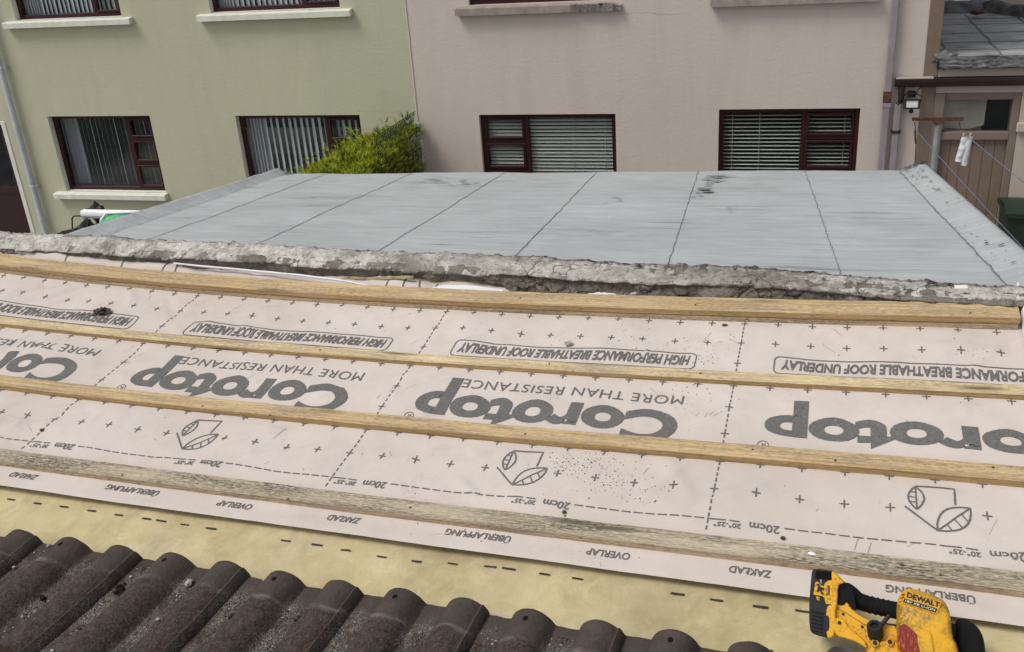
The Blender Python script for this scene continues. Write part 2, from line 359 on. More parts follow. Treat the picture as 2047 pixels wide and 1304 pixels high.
def place_text(mb, body, T, box, m=0, bold=0.0, shear=0.0, spacing=1.0, maxlen=None, desc=1.0):
    """fit lettering into box (x0,x1,y0,y1); T(x, y) -> world"""
    bm = text_mesh(body, bold, shear, spacing)
    if desc != 1:
        for q in bm.verts:
            if q.co.y < -.02: q.co.y = -.02+(q.co.y+.02)*desc
    xs = [q.co.x for q in bm.verts]; ys = [q.co.y for q in bm.verts]
    ax, bx, ay, by = min(xs), max(xs), min(ys), max(ys)
    for q in bm.verts:
        q.co.x = box[0]+(q.co.x-ax)/(bx-ax)*(box[1]-box[0]); q.co.y = box[2]+(q.co.y-ay)/(by-ay)*(box[3]-box[2])
    if maxlen:
        for _ in range(4):
            es = [e for e in bm.edges if e.calc_length() > maxlen]
            if not es: break
            bmesh.ops.subdivide_edges(bm, edges=es, cuts=1); bmesh.ops.triangulate(bm, faces=bm.faces)
    bm.verts.index_update(); base = len(mb.v)
    for q in bm.verts: mb.V(T(q.co.x, q.co.y))
    for f in bm.faces: mb.idx([base+q.index for q in f.verts], m)
    bm.free()
EXPO = 0.25
# ================================================================== NEAR ROOF
def inv_roof(x, y, h=0.0):
    q = [.9, .5]
    def f(a):
        d = W.transposed() @ (roof(a[0], a[1], h)-CAM)
        return CX+F*d.x/d.z-x, CY+F*d.y/d.z-y
    for _ in range(25):
        r = f(q); e = 1e-4
        a = f((q[0]+e, q[1])); b = f((q[0], q[1]+e))
        j00, j10, j01, j11 = (a[0]-r[0])/e, (a[1]-r[1])/e, (b[0]-r[0])/e, (b[1]-r[1])/e
        D = j00*j11-j01*j10
        q = [q[0]-(j11*r[0]-j01*r[1])/D, q[1]-(-j10*r[0]+j00*r[1])/D]
    return q
UL, UR = -1.75, 2.79
BAT = (.11, .43, .728, 1.05)
def crease(u, v, u0, v0, u1, v1, w, a):
    dx, dy = u1-u0, v1-v0; L = math.hypot(dx, dy)
    s = ((u-u0)*dx+(v-v0)*dy)/L; d = ((u-u0)*dy-(v-v0)*dx)/L
    k = sst(0, .25, s/L)*(1-sst(.75, 1, s/L))
    return a*k*math.exp(-(d/w)**2)
CREASES = []
_r = random.Random(3)
for _ in range(46):
    u0 = _r.uniform(-1.5, 2.6); v0 = _r.uniform(-.02, .95); a = _r.choice((.5, .75, 1.05, 2.3, 2.6))+_r.uniform(-.25, .25); L = _r.uniform(.08, .34)
    CREASES.append((u0, v0, u0+L*math.cos(a), v0+L*math.sin(a), _r.uniform(.005, .018), _r.uniform(.0035, .0085)*_r.choice((1, 1, -.7))))
CREASES += [(-.62, .90, -.50, 1.03, .012, .006), (-.60, .86, -.48, 1.02, .008, -.004), (2.52, .86, 2.66, 1.0, .02, .006), (2.60, .80, 2.73, .98, .015, .005), (2.45, .93, 2.75, .90, .02, .005), (-.25, .22, .05, .40, .014, .008), (-.12, .25, .12, .39, .010, -.006), (.55, .24, .80, .40, .014, .008), (.62, .22, .92, .36, .010, -.005), (1.05, .25, 1.40, .40, .016, .007), (-.6, .50, -.2, .68, .015, .007), (.75, .52, 1.08, .69, .013, .007), (-.9, .80, -.5, 1.0, .015, .007), (.1, .80, .42, 1.0, .015, .007), (1.2, .82, 1.5, 1.0, .013, -.006), (1.95, .22, 2.2, .40, .016, .007), (1.9, .52, 2.1, .69, .014, .006)]
def sh(u, v):
    """height of the underlay skin above the slope"""
    k = 1.0
    for b in BAT: k *= sst(.024, .075, abs(v-b))
    n = .0065*nz(u*2.2+3, v*5.5+1)+.0040*nz(u*8+v*4, v*8+5)+.0017*nz(u*20+9, v*24)-.003*math.cos(u*13.5+.8)
    for c in CREASES:
        if min(c[0], c[2])-.06 < u < max(c[0], c[2])+.06 and min(c[1], c[3])-.06 < v < max(c[1], c[3])+.06: n += crease(u, v, *c)
    h = .003+n*k*(.15+.85*sst(-.01, .13, v))
    if v < .07: h += .008*(1-sst(-.005, .07, v))*(1+.5*nz(u*1.7, 7))
    if v > 1.085: h += (.012+.030*max(0, nz(u*4.1+4, 2.5)+.15)*(1-.9*sst(-.3, -.15, u)*(1-sst(.6, .75, u)))+.006*nz(u*14, v*20))*sst(1.085, 1.14, v)
    return h
def skin(u, v, d=0.0): return roof(u, v, sh(u, v)+d)
print('underlay')
mb = MB()
us = [UL+i*.0125 for i in range(int((UR-UL)/.0125)+1)]; vs = [j*.0115 for j in range(104)]
for v in vs:
    for u in us: mb.V(skin(u, v+(.0012*nz(u*3, 1) if v == 0 else 0)))
n = len(us)
for j in range(len(vs)-1):
    for i in range(n-1): mb.idx((j*n+i, j*n+i+1, (j+1)*n+i+1, (j+1)*n+i))
# ---- printing: pattern repeats every metre, laid upside down to the viewer
PR = .0015
def strip(pts, w, closed=False):
    P = [V3((a, b, 0)) for a, b in pts]
    Q = []
    for a, b in zip(P, P[1:]+([P[0]] if closed else [])):
        k = max(1, int((b-a).length/.012))
        for i in range(k): Q.append(a.lerp(b, i/k))
    Q.append(P[0] if closed else P[-1]); m = len(Q); base = len(mb.v)
    for i, q in enumerate(Q):
        if closed: d = (Q[(i+1) % (m-1)]-Q[(i-1) % (m-1)]).normalized()
        else: d = (Q[min(i+1, m-1)]-Q[max(i-1, 0)]).normalized()
        s = V3((-d.y, d.x, 0))*w/2
        for e in (q+s, q-s): mb.V(skin(e.x, e.y, PR))
    for i in range(m-1): mb.idx((base+2*i, base+2*i+1, base+2*i+3, base+2*i+2), 1)
def txt(body, u0, u1, v0, v1, **kw):
    if u1 < UL+.03 or u0 > UR-.02: return
    place_text(mb, body, lambda x, y: skin(u1-x, v1-y, PR), (0, u1-u0, 0, v1-v0), m=1, maxlen=.009, **kw)
vis = lambda u: UL+.02 < u < UR-.015
for u10 in range(-17, 28):
    u = u10/10
    for v10 in (3, 4, 7, 9, 10):
        if v10 == 3 and u10 % 10 == 5: continue
        v = v10/10
        strip([(u-.0105, v), (u+.0105, v)], .0036); strip([(u, v-.0125), (u, v+.0125)], .0036)
    if u10 % 10 == 0:
        for v10 in (5, 6, 8): strip([(u-.0105, v10/10), (u+.0105, v10/10)], .0036); strip([(u, v10/10-.0125), (u, v10/10+.0125)], .0036)
        v = .165
        while v < 1.0: strip([(u, v), (u, v+.0125)], .0036); v += .02
def clipbox(u0, u1, v0, v1, r=.017):
    pts = []
    for cx, cy, a0 in ((u1-r, v1-r, 0), (u0+r, v1-r, 90), (u0+r, v0+r, 180), (u1-r, v0+r, 270)):
        for k in range(5):
            a = math.radians(a0+k*22.5); pts.append((cx+r*math.cos(a), cy+r*math.sin(a)))
    return pts
for k in (-2, -1, 0, 1, 2):
    U = float(k)
    last = k == 2
    # the right-most panel is cut off by the verge
    def tt(body, a, b, v0, v1, **kw):
        if U+b > UR-.02:      # keep only the words that fit, read from the right-hand end
            return
        if U+a < UL+.02: return
        txt(body, U+a, U+b, v0, v1, **kw)
    if not last:
        tt('Corotop', .097, .872, .447, .652, bold=.042, desc=1.75, spacing=1.0)
        tt('MORE THAN RESISTANCE', .206, .870, .613, .650, spacing=1.08)
        tt('HIGH PERFORMANCE BREATHABLE ROOF UNDERLAY', .123, .860, .782, .829, bold=.036, shear=.12)
        if U+.1 > UL: strip(clipbox(U+.104, U+.878, .765, .840), .0036, True)
    else:
        # letter by letter so the verge can cut the line
        tt('orotop', .097, .742, .4895, .652, bold=.042, desc=1.75)
        tt('RE THAN RESISTANCE', .206, .775, .613, .650, spacing=1.08)
        tt('RFORMANCE BREATHABLE ROOF UNDERLAY', .123, .765, .782, .829, bold=.036, shear=.12)
        b = clipbox(U+.104, U+.95, .765, .840)
        strip([(UR-.02, .840)]+b[5:15]+[(UR-.02, .765)], .0036)
    if UL < U+.08 and U+.12 < UR:
        strip([(U+.1+.014*math.cos(a*.5236), .472+.014*math.sin(a*.5236)) for a in range(12)], .002, True)
        txt('R', U+.094, U+.106, .466, .479)
    if U+.4 > UL and U+.6 < UR:
        def leaf(a, b, w0, w1):
            A = V3((*a, 0)); B = V3((*b, 0)); d = B-A; s = V3((-d.y, d.x, 0)); P1 = []; P2 = []
            for i in range(9):
                q = i/8; f = math.sin(math.pi*q)**.85
                P1.append(A+d*q+s*(w0*f)); P2.append(A+d*q-s*(w1*f))
            strip([(U+q.x, q.y) for q in P1], .0042); strip([(U+q.x, q.y) for q in P2], .0042)
            strip([(U+a[0], a[1]), (U+b[0], b[1])], .0036)
            for q in (.28, .5, .72):
                m_ = A+d*q; e = A+d*(q-.05)-s*(w1*math.sin(math.pi*(q-.05))**.85); strip([(U+m_.x, m_.y), (U+e.x, e.y)], .0032)
        leaf((.456, .369), (.456, .298), .24, .24); leaf((.496, .243), (.567, .316), .27, .27)
        strip([(U+.456, .371), (U+.539, .373), (U+.537, .32)], .0045); strip([(U+.431, .306), (U+.496, .243)], .0045)
    for q in (.015, .515):
        if U+q > UL+.02 and U+q+.15 < UR:
            txt('20°-25°', U+q, U+q+.062, .178, .1935, bold=.022)
            txt('20cm', U+q+.08, U+q+.148, .180, .2045, bold=.016)
            strip([(U+q+.002, .2005), (U+q+.026, .2005)], .0036); strip([(U+q+.034, .2005), (U+q+.058, .2005)], .0036)
        for i in range(12):
            a = U+q+.158+i*.0295
            if vis(a) and vis(a+.03) and q+.158+i*.0295 < q+.49: strip([(a, .2), (a+.0225, .2)], .0036)
    for w_, a, b in (('ZAKŁAD', .068, .158), ('ÜBERLAPPUNG', .388, .556), ('OVERLAP', .744, .846)):
        if U+a > UL+.02 and U+b < UR-.02: txt(w_, U+a, U+b, .043, .066 if w_[0] != 'Ü' else .070, bold=.022)
for u in [-.69, -.42, -.24, -.17, .72, .79, .86, .90, 1.33, 1.45, 1.66]:
    if u == 1.33: strip([(1.20, 1.108), (1.3, 1.122), (1.38, 1.112), (1.47, 1.125)], .0055); strip([(1.55, 1.11), (1.66, 1.12), (1.8, 1.108)], .0055)
    strip([(u, 1.092), (u+random.uniform(-.03, .03), 1.165)], .006)
_r = random.Random(77)
_st = strip
def scr(u, v, a, L, w):
    n0 = len(mb.m); strip([(u, v), (u+L*.5*math.cos(a), v+L*.5*math.sin(a)+L*.06), (u+L*math.cos(a), v+L*math.sin(a))], w)
    for i in range(n0, len(mb.m)): mb.m[i] = 2
for _ in range(70):
    u, v = _r.uniform(-1.3, 2.6), _r.uniform(.02, .98)
    if min(abs(v-b) for b in BAT) < .07: continue
    scr(u, v, _r.choice((.7, 1.1, 2.2, 2.6))+_r.gauss(0, .2), _r.uniform(.012, .06), _r.uniform(.0006, .0013))
for cu, cv in ((.52, .58), (.02, .60), (1.0, .57), (1.95, .56), (2.35, .12)):
    for k in range(4): scr(cu+_r.gauss(0, .015), cv+_r.gauss(0, .02), 1.2+_r.gauss(0, .25), _r.uniform(.01, .05), _r.uniform(.0006, .0014))
under = mb.build('roof_underlay', ['fleece', 'ink', 'scuff'], loc=roof(.5, .5))
for p_ in under.data.polygons: p_.use_smooth = True
tag(under, 'pale pink breathable roof underlay printed with upside-down grey lettering, crosses and dashed lines', 'roof underlay')
# white back of the underlay showing where the top edge folds over, against the wall foot
mb = MB()
def foldline(pts, r0):
    P = []
    for i in range(len(pts)-1):
        for k in range(8):
            q = k/8; u = pts[i][0]*(1-q)+pts[i+1][0]*q; v = pts[i][1]*(1-q)+pts[i+1][1]*q; h = pts[i][2]*(1-q)+pts[i+1][2]*q
            P.append(roof(u, v, h+.002*nz(u*9, 3)))
    mb.tube(P, [r0*(.75+.35*abs(nz(i*.13, 2))) for i in range(len(P))], 8)
FB = []
def fold_done():
    global mb
    o = mb.build('folded_back', 'backing', smooth=True); o.parent = under; o.location = -under.location; mb = MB()
foldline([(-.20, 1.152, .034), (.1, 1.140, .038), (.35, 1.126, .040), (.58, 1.108, .036), (.7, 1.096, .024)], .0052); fold_done()
foldline([(-1.6, 1.128, .03), (-1.1, 1.13, .026), (-.78, 1.135, .024), (-.6, 1.14, .012)], .005); fold_done()
def ribbon(u0, u1, v0, v1, h0, h1):
    mb.grid(lambda a, b: roof(u0+(u1-u0)*a, v0+(v1-v0)*b, (h0+(h1-h0)*b)*min(1, 5*a, 2.2*(1-a))+.004*nz(a*5+u0*3, b*2)+.002), 24, 6)
for q in ((.86, 1.27, 1.098, 1.140, .018, .021), (1.42, 1.68, 1.098, 1.135, .019, .024), (.0, .45, 1.105, 1.15, .012, .016)):
    ribbon(*q); fold_done()
print('old felt')
mb = MB()
us = [UL+i*.02 for i in range(int((UR-UL)/.02)+1)]; vs = [-.85+j*.02 for j in range(48)]
def ofh(u, v): return -.011+.004*nz(u*2.6+1, v*5)+.0025*nz(u*8, v*8+3)+.004*math.exp(-((u*.8+v-.9)/.012)**2)+.004*math.exp(-((u*.8+v-1.95)/.012)**2)
for v in vs:
    for u in us: mb.V(roof(u, v, ofh(u, v)))
n = len(us)
for j in range(len(vs)-1):
    for i in range(n-1): mb.idx((j*n+i, j*n+i+1, (j+1)*n+i+1, (j+1)*n+i))
DL = [(0.137, -0.015), (0.225, -0.014), (0.311, -0.013), (0.403, -0.015), (0.49, -0.015), (0.577, -0.015), (0.619, -0.014), (0.693, -0.014), (0.771, -0.016), (0.995, -0.022), (1.08, -0.021), (1.163, -0.026), (1.261, -0.028), (1.352, -0.027), (1.44, -0.017), (1.53, -0.011), (1.574, -0.010), (1.664, -0.011), (1.742, -0.010), (1.966, -0.012), (2.051, -0.014), (2.141, -0.015), (2.226, -0.010), (2.31, -.012), (2.40, -.012), (.05, -.015), (-.04, -.015)]
for u, v in DL:
    v -= .012; u -= .0125
    L = random.uniform(.024, .033); b = len(mb.v); w = random.uniform(.0022, .0033)
    for k in range(4):
        x = u+L*k/3
        for s in (-1, 1): mb.V(roof(x, v+s*w+random.uniform(-.0005, .0005), ofh(x, v)+.0022))
    for k in range(3): mb.idx((b+2*k, b+2*k+1, b+2*k+3, b+2*k+2), 1)
o = mb.build('old_underlay', ['oldfelt', 'black'], smooth=True, loc=roof(.5, -.1))
tag(o, 'stained yellow old underlay strip with black dashes, between dark tiles and pink sheet', 'roof underlay')
# roof body under the sheets
mb = MB()
mb.grid(lambda a, b: roof(UL+(UR-UL)*a, -.9+2.03*b, -.03), 40, 12)
rb = thing('low_house', 'low house under the roof being re-covered, boarded slope below the underlay', 'house', V3((-.6, 2.4, 0)))
mb.build('roof_deck', 'deck', rb)
mb = MB()
a, b, c, d = roof(UL, -.9, -.05), roof(UR, -.9, -.05), roof(UR, 1.12, -.05), roof(UL, 1.12, -.05)
for p, q in ((a, b), (b, c), (c, d), (d, a)):
    N_ = 24
    mb.grid(lambda s, t_: V3((p.x+(q.x-p.x)*s, p.y+(q.y-p.y)*s, (min(p.z, q.z)-.12)*t_ if False else (p.z+(q.z-p.z)*s-.10)*t_)), N_, 1)
mb.build('wall', 'cream', rb)
mb = MB()   # verge strip at the right-hand end of the slope
for v0 in (0,):
    mb.grid(lambda a, b: roof(2.764+.016*b+.003*nz(a*9, b), .90+.30*a, .010+.035*math.sin(b*3.14)+.006*nz(a*14, 2)), 30, 6)
mb.build('verge_strip', 'backing', rb, smooth=True)
# ---- battens
print('battens')
def batten(name, label, cat, v0, w, h0, h1, mt, ms, u0=UL, u1=UR, wob=.0018, seed=0, cham=.003, knots=()):
    mb = MB(); mb.uv = []; N_ = int((u1-u0)/.03)
    prof = [(0, 0), (0, 1), (1, 1), (1, 0)]
    T_ = h1-h0
    P = [(0, h0, 0), (0, h1-cham, 1), (cham, h1, 0), (w-cham, h1, 0), (w, h1-cham, 0), (w, h0, 0)]
    # separate strips per face so the grain can differ: front, top, back, bottom
    strips = [((0, h0), (0, h1-cham), 1), ((0, h1-cham), (cham, h1), 0), ((cham, h1), (w-cham, h1), 0), ((w-cham, h1), (w, h1-cham), 0), ((w, h1-cham), (w, h0), 1), ((w, h0), (0, h0), 1)]
    vo = lambda u: wob*nz(u*1.3, seed*3.7)+.0012*nz(u*11, seed*5.1)
    ho = lambda u: .0010*nz(u*6, seed*2.1+8)
    s_ = seed*.37
    for (a0, b0), (a1, b1), m in strips:
        L = math.hypot(a1-a0, b1-b0); k = 3 if L > .012 else 1
        base = len(mb.v)
        for i in range(N_+1):
            u = u0+(u1-u0)*i/N_
            for j in range(k+1):
                q = j/k; rough = .0007*nz(u*35, seed+(a0+(a1-a0)*q)*160, (b0+(b1-b0)*q)*160)
                mb.V(roof(u, v0+vo(u)+a0+(a1-a0)*q+rough*.6, ho(u)+b0+(b1-b0)*q+rough)); mb.uv.append((u+seed*7.3, s_+a0+(a1-a0)*q+b0+(b1-b0)*q+m*.11))
        for i in range(N_):
            for j in range(k):
                e = base+i*(k+1)+j; mb.idx((e, e+1, e+k+2, e+k+1), m)
    for u in (u0, u1):
        ids = []
        for a, b in ((0, h0), (0, h1-cham), (cham, h1), (w-cham, h1), (w, h1-cham), (w, h0)):
            ids.append(mb.V(roof(u, v0+vo(u)+a, ho(u)+b))); mb.uv.append((a*12, s_+b*.3))
        mb.idx(ids, 1)
    o = mb.build(name, [mt, ms], loc=roof((u0+u1)/2, v0+w/2, h0), angle=38)
    tag(o, label, cat, 'roofing battens across the underlay')
    return o
def nails(par, pts, hgt):
    for (x, y) in pts:
        u, v = inv_roof(x, y, hgt)
        mb = MB(); c = roof(u, v, hgt+.0006); n_ = (roof(u, v, .1)-roof(u, v)).normalized()
        a = n_.cross(V3((0, 1, 0))).normalized(); b = n_.cross(a); r = .0032
        ring = [mb.V(c+a*r*math.cos(k*.785)+b*r*math.sin(k*.785)) for k in range(8)]; top = [mb.V(c+n_*.0012+a*r*.7*math.cos(k*.785)+b*r*.7*math.sin(k*.785)) for k in range(8)]
        for k in range(8): mb.idx((ring[k], ring[(k+1) % 8], top[(k+1) % 8], top[k]))
        mb.idx(top)
        q = mb.build('nail', 'rust'); q.parent = par; q.location = -par.location
b1 = batten('roof_batten', 'weathered grey batten nearest the tiles, speckled with dark lichen', 'batten', .083, .053, .0035, .0235, 'woodgrey', 'woodgreyside', seed=1, cham=.0035)
b2 = batten('roof_batten', 'yellow pine batten second up from the tiles, covering the edge of the big printed letters', 'batten', .401, .049, .004, .0235, 'wood', 'woodside', seed=2)
b3 = batten('roof_batten', 'palest cream pine batten third up from the tiles, below the boxed lettering line', 'batten', .706, .0385, .004, .0225, 'woodpale', 'woodside', seed=3, cham=.005)
b4a = batten('roof_batten', 'thin lower batten of the doubled pair beside the broken concrete wall', 'batten', 1.0130, .0690, .004, .0195, 'wood', 'woodgreyside', seed=4, u1=2.755)
b4b = batten('roof_batten', 'upper batten of the doubled pair beside the broken concrete wall', 'batten', 1.0122, .0740, .0228, .0425, 'wood', 'woodside', seed=5, u1=2.758)
nails(b1, [(575, 998), (1130, 1032), (820, 1015), (245, 950), (1880, 1150)], .0235)
nails(b2, [(405, 812), (1050, 868), (1505, 899), (1670, 921), (1985, 935), (540, 830)], .0235)
nails(b3, [(205, 655), (415, 675), (640, 700), (1098, 728), (1400, 747)], .0225)
nails(b4b, [(1390, 610), (1940, 626), (1040, 596)], .0425)
# ---- tiles
print('tiles')
P_ = .297; H_ = .42; TT = .013
def tprof(s):
    """height of the tile skin at s metres from its left edge, pan / roll / pan / roll"""
    h = 0
    for c in (.104, .252):
        d = abs(s-c)/.047
        if d < 1: h = max(h, .042*(1-d*d)**.62)
    return h
LAB = ['leftmost of the row, cut by the picture edge', 'second from the left', 'third from the left', 'fourth from the left, beside the pale crumb', 'middle of the row', 'with pale grit in its channel', 'last before the yellow saw']
for k in range(7):
    U0 = .117+P_*k; rnd = random.Random(k+40); vt = -.199+rnd.uniform(-.004, .004); ty = rnd.uniform(-.003, .003); tw = rnd.uniform(-.006, .006)
    ss = [i*.3/66 for i in range(67)]
    ts = [0, .004, .012]+[.02+i*.0125 for i in range(33)]
    head = []; pan = []; mb = MB()
    def P(s, t_, dh):
        hh = tprof(s)
        u = U0+s; v = vt-t_+tw*s
        edge = .0016*nz(s*40+k*7, t_*3) if t_ < .001 else 0
        e = 1-math.exp(-t_/.004)
        lift = .0 if s < .29 else 0
        return roof(u+.0008*nz(t_*20, k), v+edge, .030+ty*0+hh-(1-e)*.004+dh+.0012*fbm(u*30, v*30, k, 3)+(.007*(s/.3) if s > .29 else 0))
    for t_ in ts:
        for s in ss:
            mb.V(P(s, t_, 0)); hb = .088+.012*nz(s*22+k*3, k)+.02*(tprof(s)/.041)-.012
            head.append(1-sst(hb-.008, hb+.008, t_)); pan.append((1-sst(.004, .022, tprof(s)))*sst(.02, .10, t_+.03*nz(s*30, k)))
    n = len(ss); top = 0
    for j in range(len(ts)-1):
        for i in range(n-1): mb.idx((j*n+i, j*n+i+1, (j+1)*n+i+1, (j+1)*n+i))
    base = len(mb.v)
    # skirt: top end, right edge, tail, left edge
    loop = list(range(n))+[j*n+n-1 for j in range(1, len(ts))]+[(len(ts)-1)*n+i for i in range(n-2, -1, -1)]+[j*n for j in range(len(ts)-2, 0, -1)]
    low = []
    nrm = (roof(U0, vt, 1)-roof(U0, vt)).normalized()
    for q in loop:
        low.append(mb.V(V3(mb.v[q])-nrm*TT)); head.append(head[q]); pan.append(0)
    for i in range(len(loop)): mb.idx((loop[i], loop[(i+1) % len(loop)], low[(i+1) % len(loop)], low[i]))
    mb.att = {'head': head, 'pan': pan}
    to = mb.build('roof_tile', 'tile', loc=roof(U0+.15, vt-.2), angle=50)
    tag(to, 'dark brown twin-roll concrete roof tile, '+LAB[k], 'roof tile', 'row of dark concrete roof tiles')
    mb = MB(); c = P(.104, .034, .0012); hx = (P(.108, .034, 0)-P(.1, .034, 0)).normalized(); hy = (P(.104, .03, 0)-P(.104, .04, 0)).normalized()
    mb.idx([mb.V(c+hx*.0052*math.cos(a*.5236)*(1+.2*nz(a, k))+hy*.0062*math.sin(a*.5236)) for a in range(12)])
    q = mb.build('nail_hole', 'hole'); q.parent = to; q.location = -to.location
# grit lying in the channels: uncountable
mb = MB(); rnd = random.Random(11)
for _ in range(5200):
    k = rnd.randrange(7); c = rnd.choice((.03, .178)); s = c+rnd.gauss(0, .012); t_ = rnd.uniform(.03, .41)
    if not 0 < s < .29: continue
    if nz(k*5+s*9+c*40, t_*14) < -.08+.5*rnd.random(): continue
    p = roof(.117+P_*k+s, -.199-t_, .0305+tprof(s)); mb.blob(p, rnd.choice((.0007, .0009, .0011, .0014, .0018, .0026)), amp=.4, sub=1 if False else 1, seed=rnd.random()*50, m=rnd.choice((0, 1, 1)))
o = mb.build('loose_grit', ['pebble', 'stone'], loc=roof(1, -.35)); tag(o, 'pale mortar grit lying in the tile channels', 'grit', kind='stuff')
def lump(name, label, cat, x, y, r, mt, h=0.0, sq=(1, 1, .7), amp=.4, seed=0, sub=3, group=None, fr=1.6):
    u, v = inv_roof(x, y, h); c = roof(u, v, h+r*sq[2]*.7)
    mb = MB(); mb.blob(c, r, sq, amp, fr, sub, seed); o = mb.build(name, mt, loc=c, angle=30)
    tag(o, label, cat, group); return o
for i, (x, y, r, l) in enumerate([(240, 1180, .012, 'dry moss clump in the third channel'), (178, 1262, .013, 'dry moss clump low in the second channel at the bottom edge'), (468, 1237, .011, 'dry moss clump against a roll, fifth channel from the left'), (602, 1240, .010, 'dry moss clump beside the sixth roll, right of the larger clumps'), (85, 1197, .008, 'small pale-flecked moss clump near the left edge')]):
    mb = MB(); u, v = inv_roof(x, y, .034); c = roof(u, v, .036)
    rr_ = random.Random(i)
    for q in range(26): mb.blob(c+V3((rr_.gauss(0, r*.5), rr_.gauss(0, r*.6), rr_.uniform(-.002, r*.35))), r*rr_.uniform(.2, .42), amp=.5, sub=1, seed=q+i*9)
    o = mb.build('moss_clump', 'moss', loc=c); tag(o, l, 'moss', 'moss on the tiles')
lump('mortar_crumb', 'pale rounded mortar crumb resting in a tile channel, left part of the tile row', 'pebble', 379, 1168, .0095, 'pebble', .034, (.8, 1.1, .7), seed=4)
for i, (x, y, r) in enumerate([(262, 1154, .004), (296, 1144, .005), (28, 1135, .004), (97, 1092, .005), (316, 1240, .005), (528, 1160, .004), (105, 1302, .004), (45, 1234, .003)]):
    lump('mortar_crumb', 'tiny pale mortar crumb on the dark tiles', 'pebble', x, y, r, 'pebble', .034, seed=i+20, group='tiny crumbs on the tiles', sub=2)
lump('mortar_lump', 'dark jagged lump of mortar lying on the boxed lettering at the left', 'mortar', 207, 630, .026, 'stone', .0, (1.15, .8, .6), .55, 9, 4, fr=2.2)
lump('mortar_lump', 'small grey-green mortar crumb on the underlay above the boxed lettering, centre', 'mortar', 1137, 689, .009, 'pebble', .003, (1.3, 1, .6), .6, 3)
lump('mortar_lump', 'grey crumb on the 20cm line at the foot of the middle panel', 'mortar', 1128, 1025, .0055, 'stone', .004, seed=5, sub=2)
lump('mortar_lump', 'round grey crumb under the right-hand 20cm lettering', 'mortar', 1565, 1077, .005, 'stone', .004, seed=6, sub=2)
lump('mortar_lump', 'grey crumb on the dashed line near the left edge', 'mortar', 84, 861, .006, 'stone', .004, seed=7, sub=2)
lump('mortar_lump', 'flat grey flake just below the doubled batten', 'mortar', 1449, 651, .007, 'stone', .004, (1.3, .9, .4), seed=8, sub=2)
lump('bird_dropping', 'small white splat on the weathered batten near the saw', 'droppings', 1624, 1107, .007, 'white', .0235, (1.2, .8, .16), seed=2, sub=2)
# fine dirt on the underlay: uncountable
mb = MB(); rnd = random.Random(5)
def speck(u, v, r, m=0):
    if abs(min(BAT, key=lambda b: abs(b-v))-v) < .03: return
    b = len(mb.v); k = rnd.choice((4, 5, 6)); a0 = rnd.random()*6; st = rnd.uniform(.5, 1.2)
    for i in range(k):
        a = a0+i*6.283/k; q = r*rnd.uniform(.6, 1.2); mb.V(skin(u+q*math.cos(a), v+st*q*math.sin(a), .0013))
    mb.V(skin(u, v, .0014+r*.5))
    for i in range(k): mb.idx((b+i, b+(i+1) % k, b+k), m)
for cx, cy, s, n_ in ((1.62, .335, .035, 110), (1.74, .30, .05, 130), (1.68, .37, .03, 50), (1.83, .27, .03, 40), (1.72, .885, .05, 45), (1.88, .90, .04, 40), (1.9, .83, .03, 40), (1.44, .85, .03, 20), (1.86, .66, .05, 50), (2.63, .90, .03, 20), (1.45, .06, .05, 16), (1.5, .16, .06, 14), (1.75, .05, .05, 15)):
    for _ in range(n_): speck(rnd.gauss(cx, s), rnd.gauss(cy, s*.8), rnd.choice((.0007, .001, .0014, .002)), 0)
for _ in range(420): speck(rnd.uniform(-1.4, 2.7), rnd.uniform(.01, 1.0), rnd.choice((.0006, .0008, .0011, .0017)))
o = mb.build('roof_dirt', ['stone'], loc=roof(1.6, .4)); tag(o, 'fine dark dirt specks scattered over the pink underlay', 'dirt', kind='stuff')
# ---- parapet of broken concrete
print('parapet')
mb = MB(); pale = []
prof = [(1.182, -.05), (1.176, .0), (1.166, .02), (1.160, .04), (1.158, .055), (1.166, .066), (1.185, .072), (1.215, .077), (1.245, .077), (1.262, .074), (1.272, .064), (1.276, .045), (1.28, -.05), (1.28, -.5)]
def seglen(a, b): return math.hypot(a[0]-b[0], a[1]-b[1])
cum = [0]
for a, b in zip(prof, prof[1:]): cum.append(cum[-1]+seglen(a, b))
rows = []
for i in range(len(prof)-1):
    k = max(1, int((cum[i+1]-cum[i])/.0042)) if i < 11 else 2
    for j in range(k): q = j/k; rows.append((prof[i][0]*(1-q)+prof[i+1][0]*q, prof[i][1]*(1-q)+prof[i+1][1]*q))
rows.append(prof[-1])
CR = [(1.0-.9+.57, 1.15, .004, .9), (1.30, 1.16, .004, -1.2), (-.38, 1.16, .004, .6), (-.07, 1.16, .003, .3), (1.98, 1.16, .004, 1.0), (2.35, 1.16, .004, -.8), (-1.1, 1.16, .004, .5)]
def cavity(u): return sst(.60, .72, u)*(1-sst(1.08, 1.2, u))
for v0, h0 in []: pass
def LERP(x, T_):
    for (a, b), (c, d) in zip(T_, T_[1:]):
        if x <= c: return b+(d-b)*sst(0, 1, (x-a)/(c-a))
    return T_[-1][1]
wu = [-1.75+i*.0048 for i in range(int((2.80+1.75)/.0048)+1)]
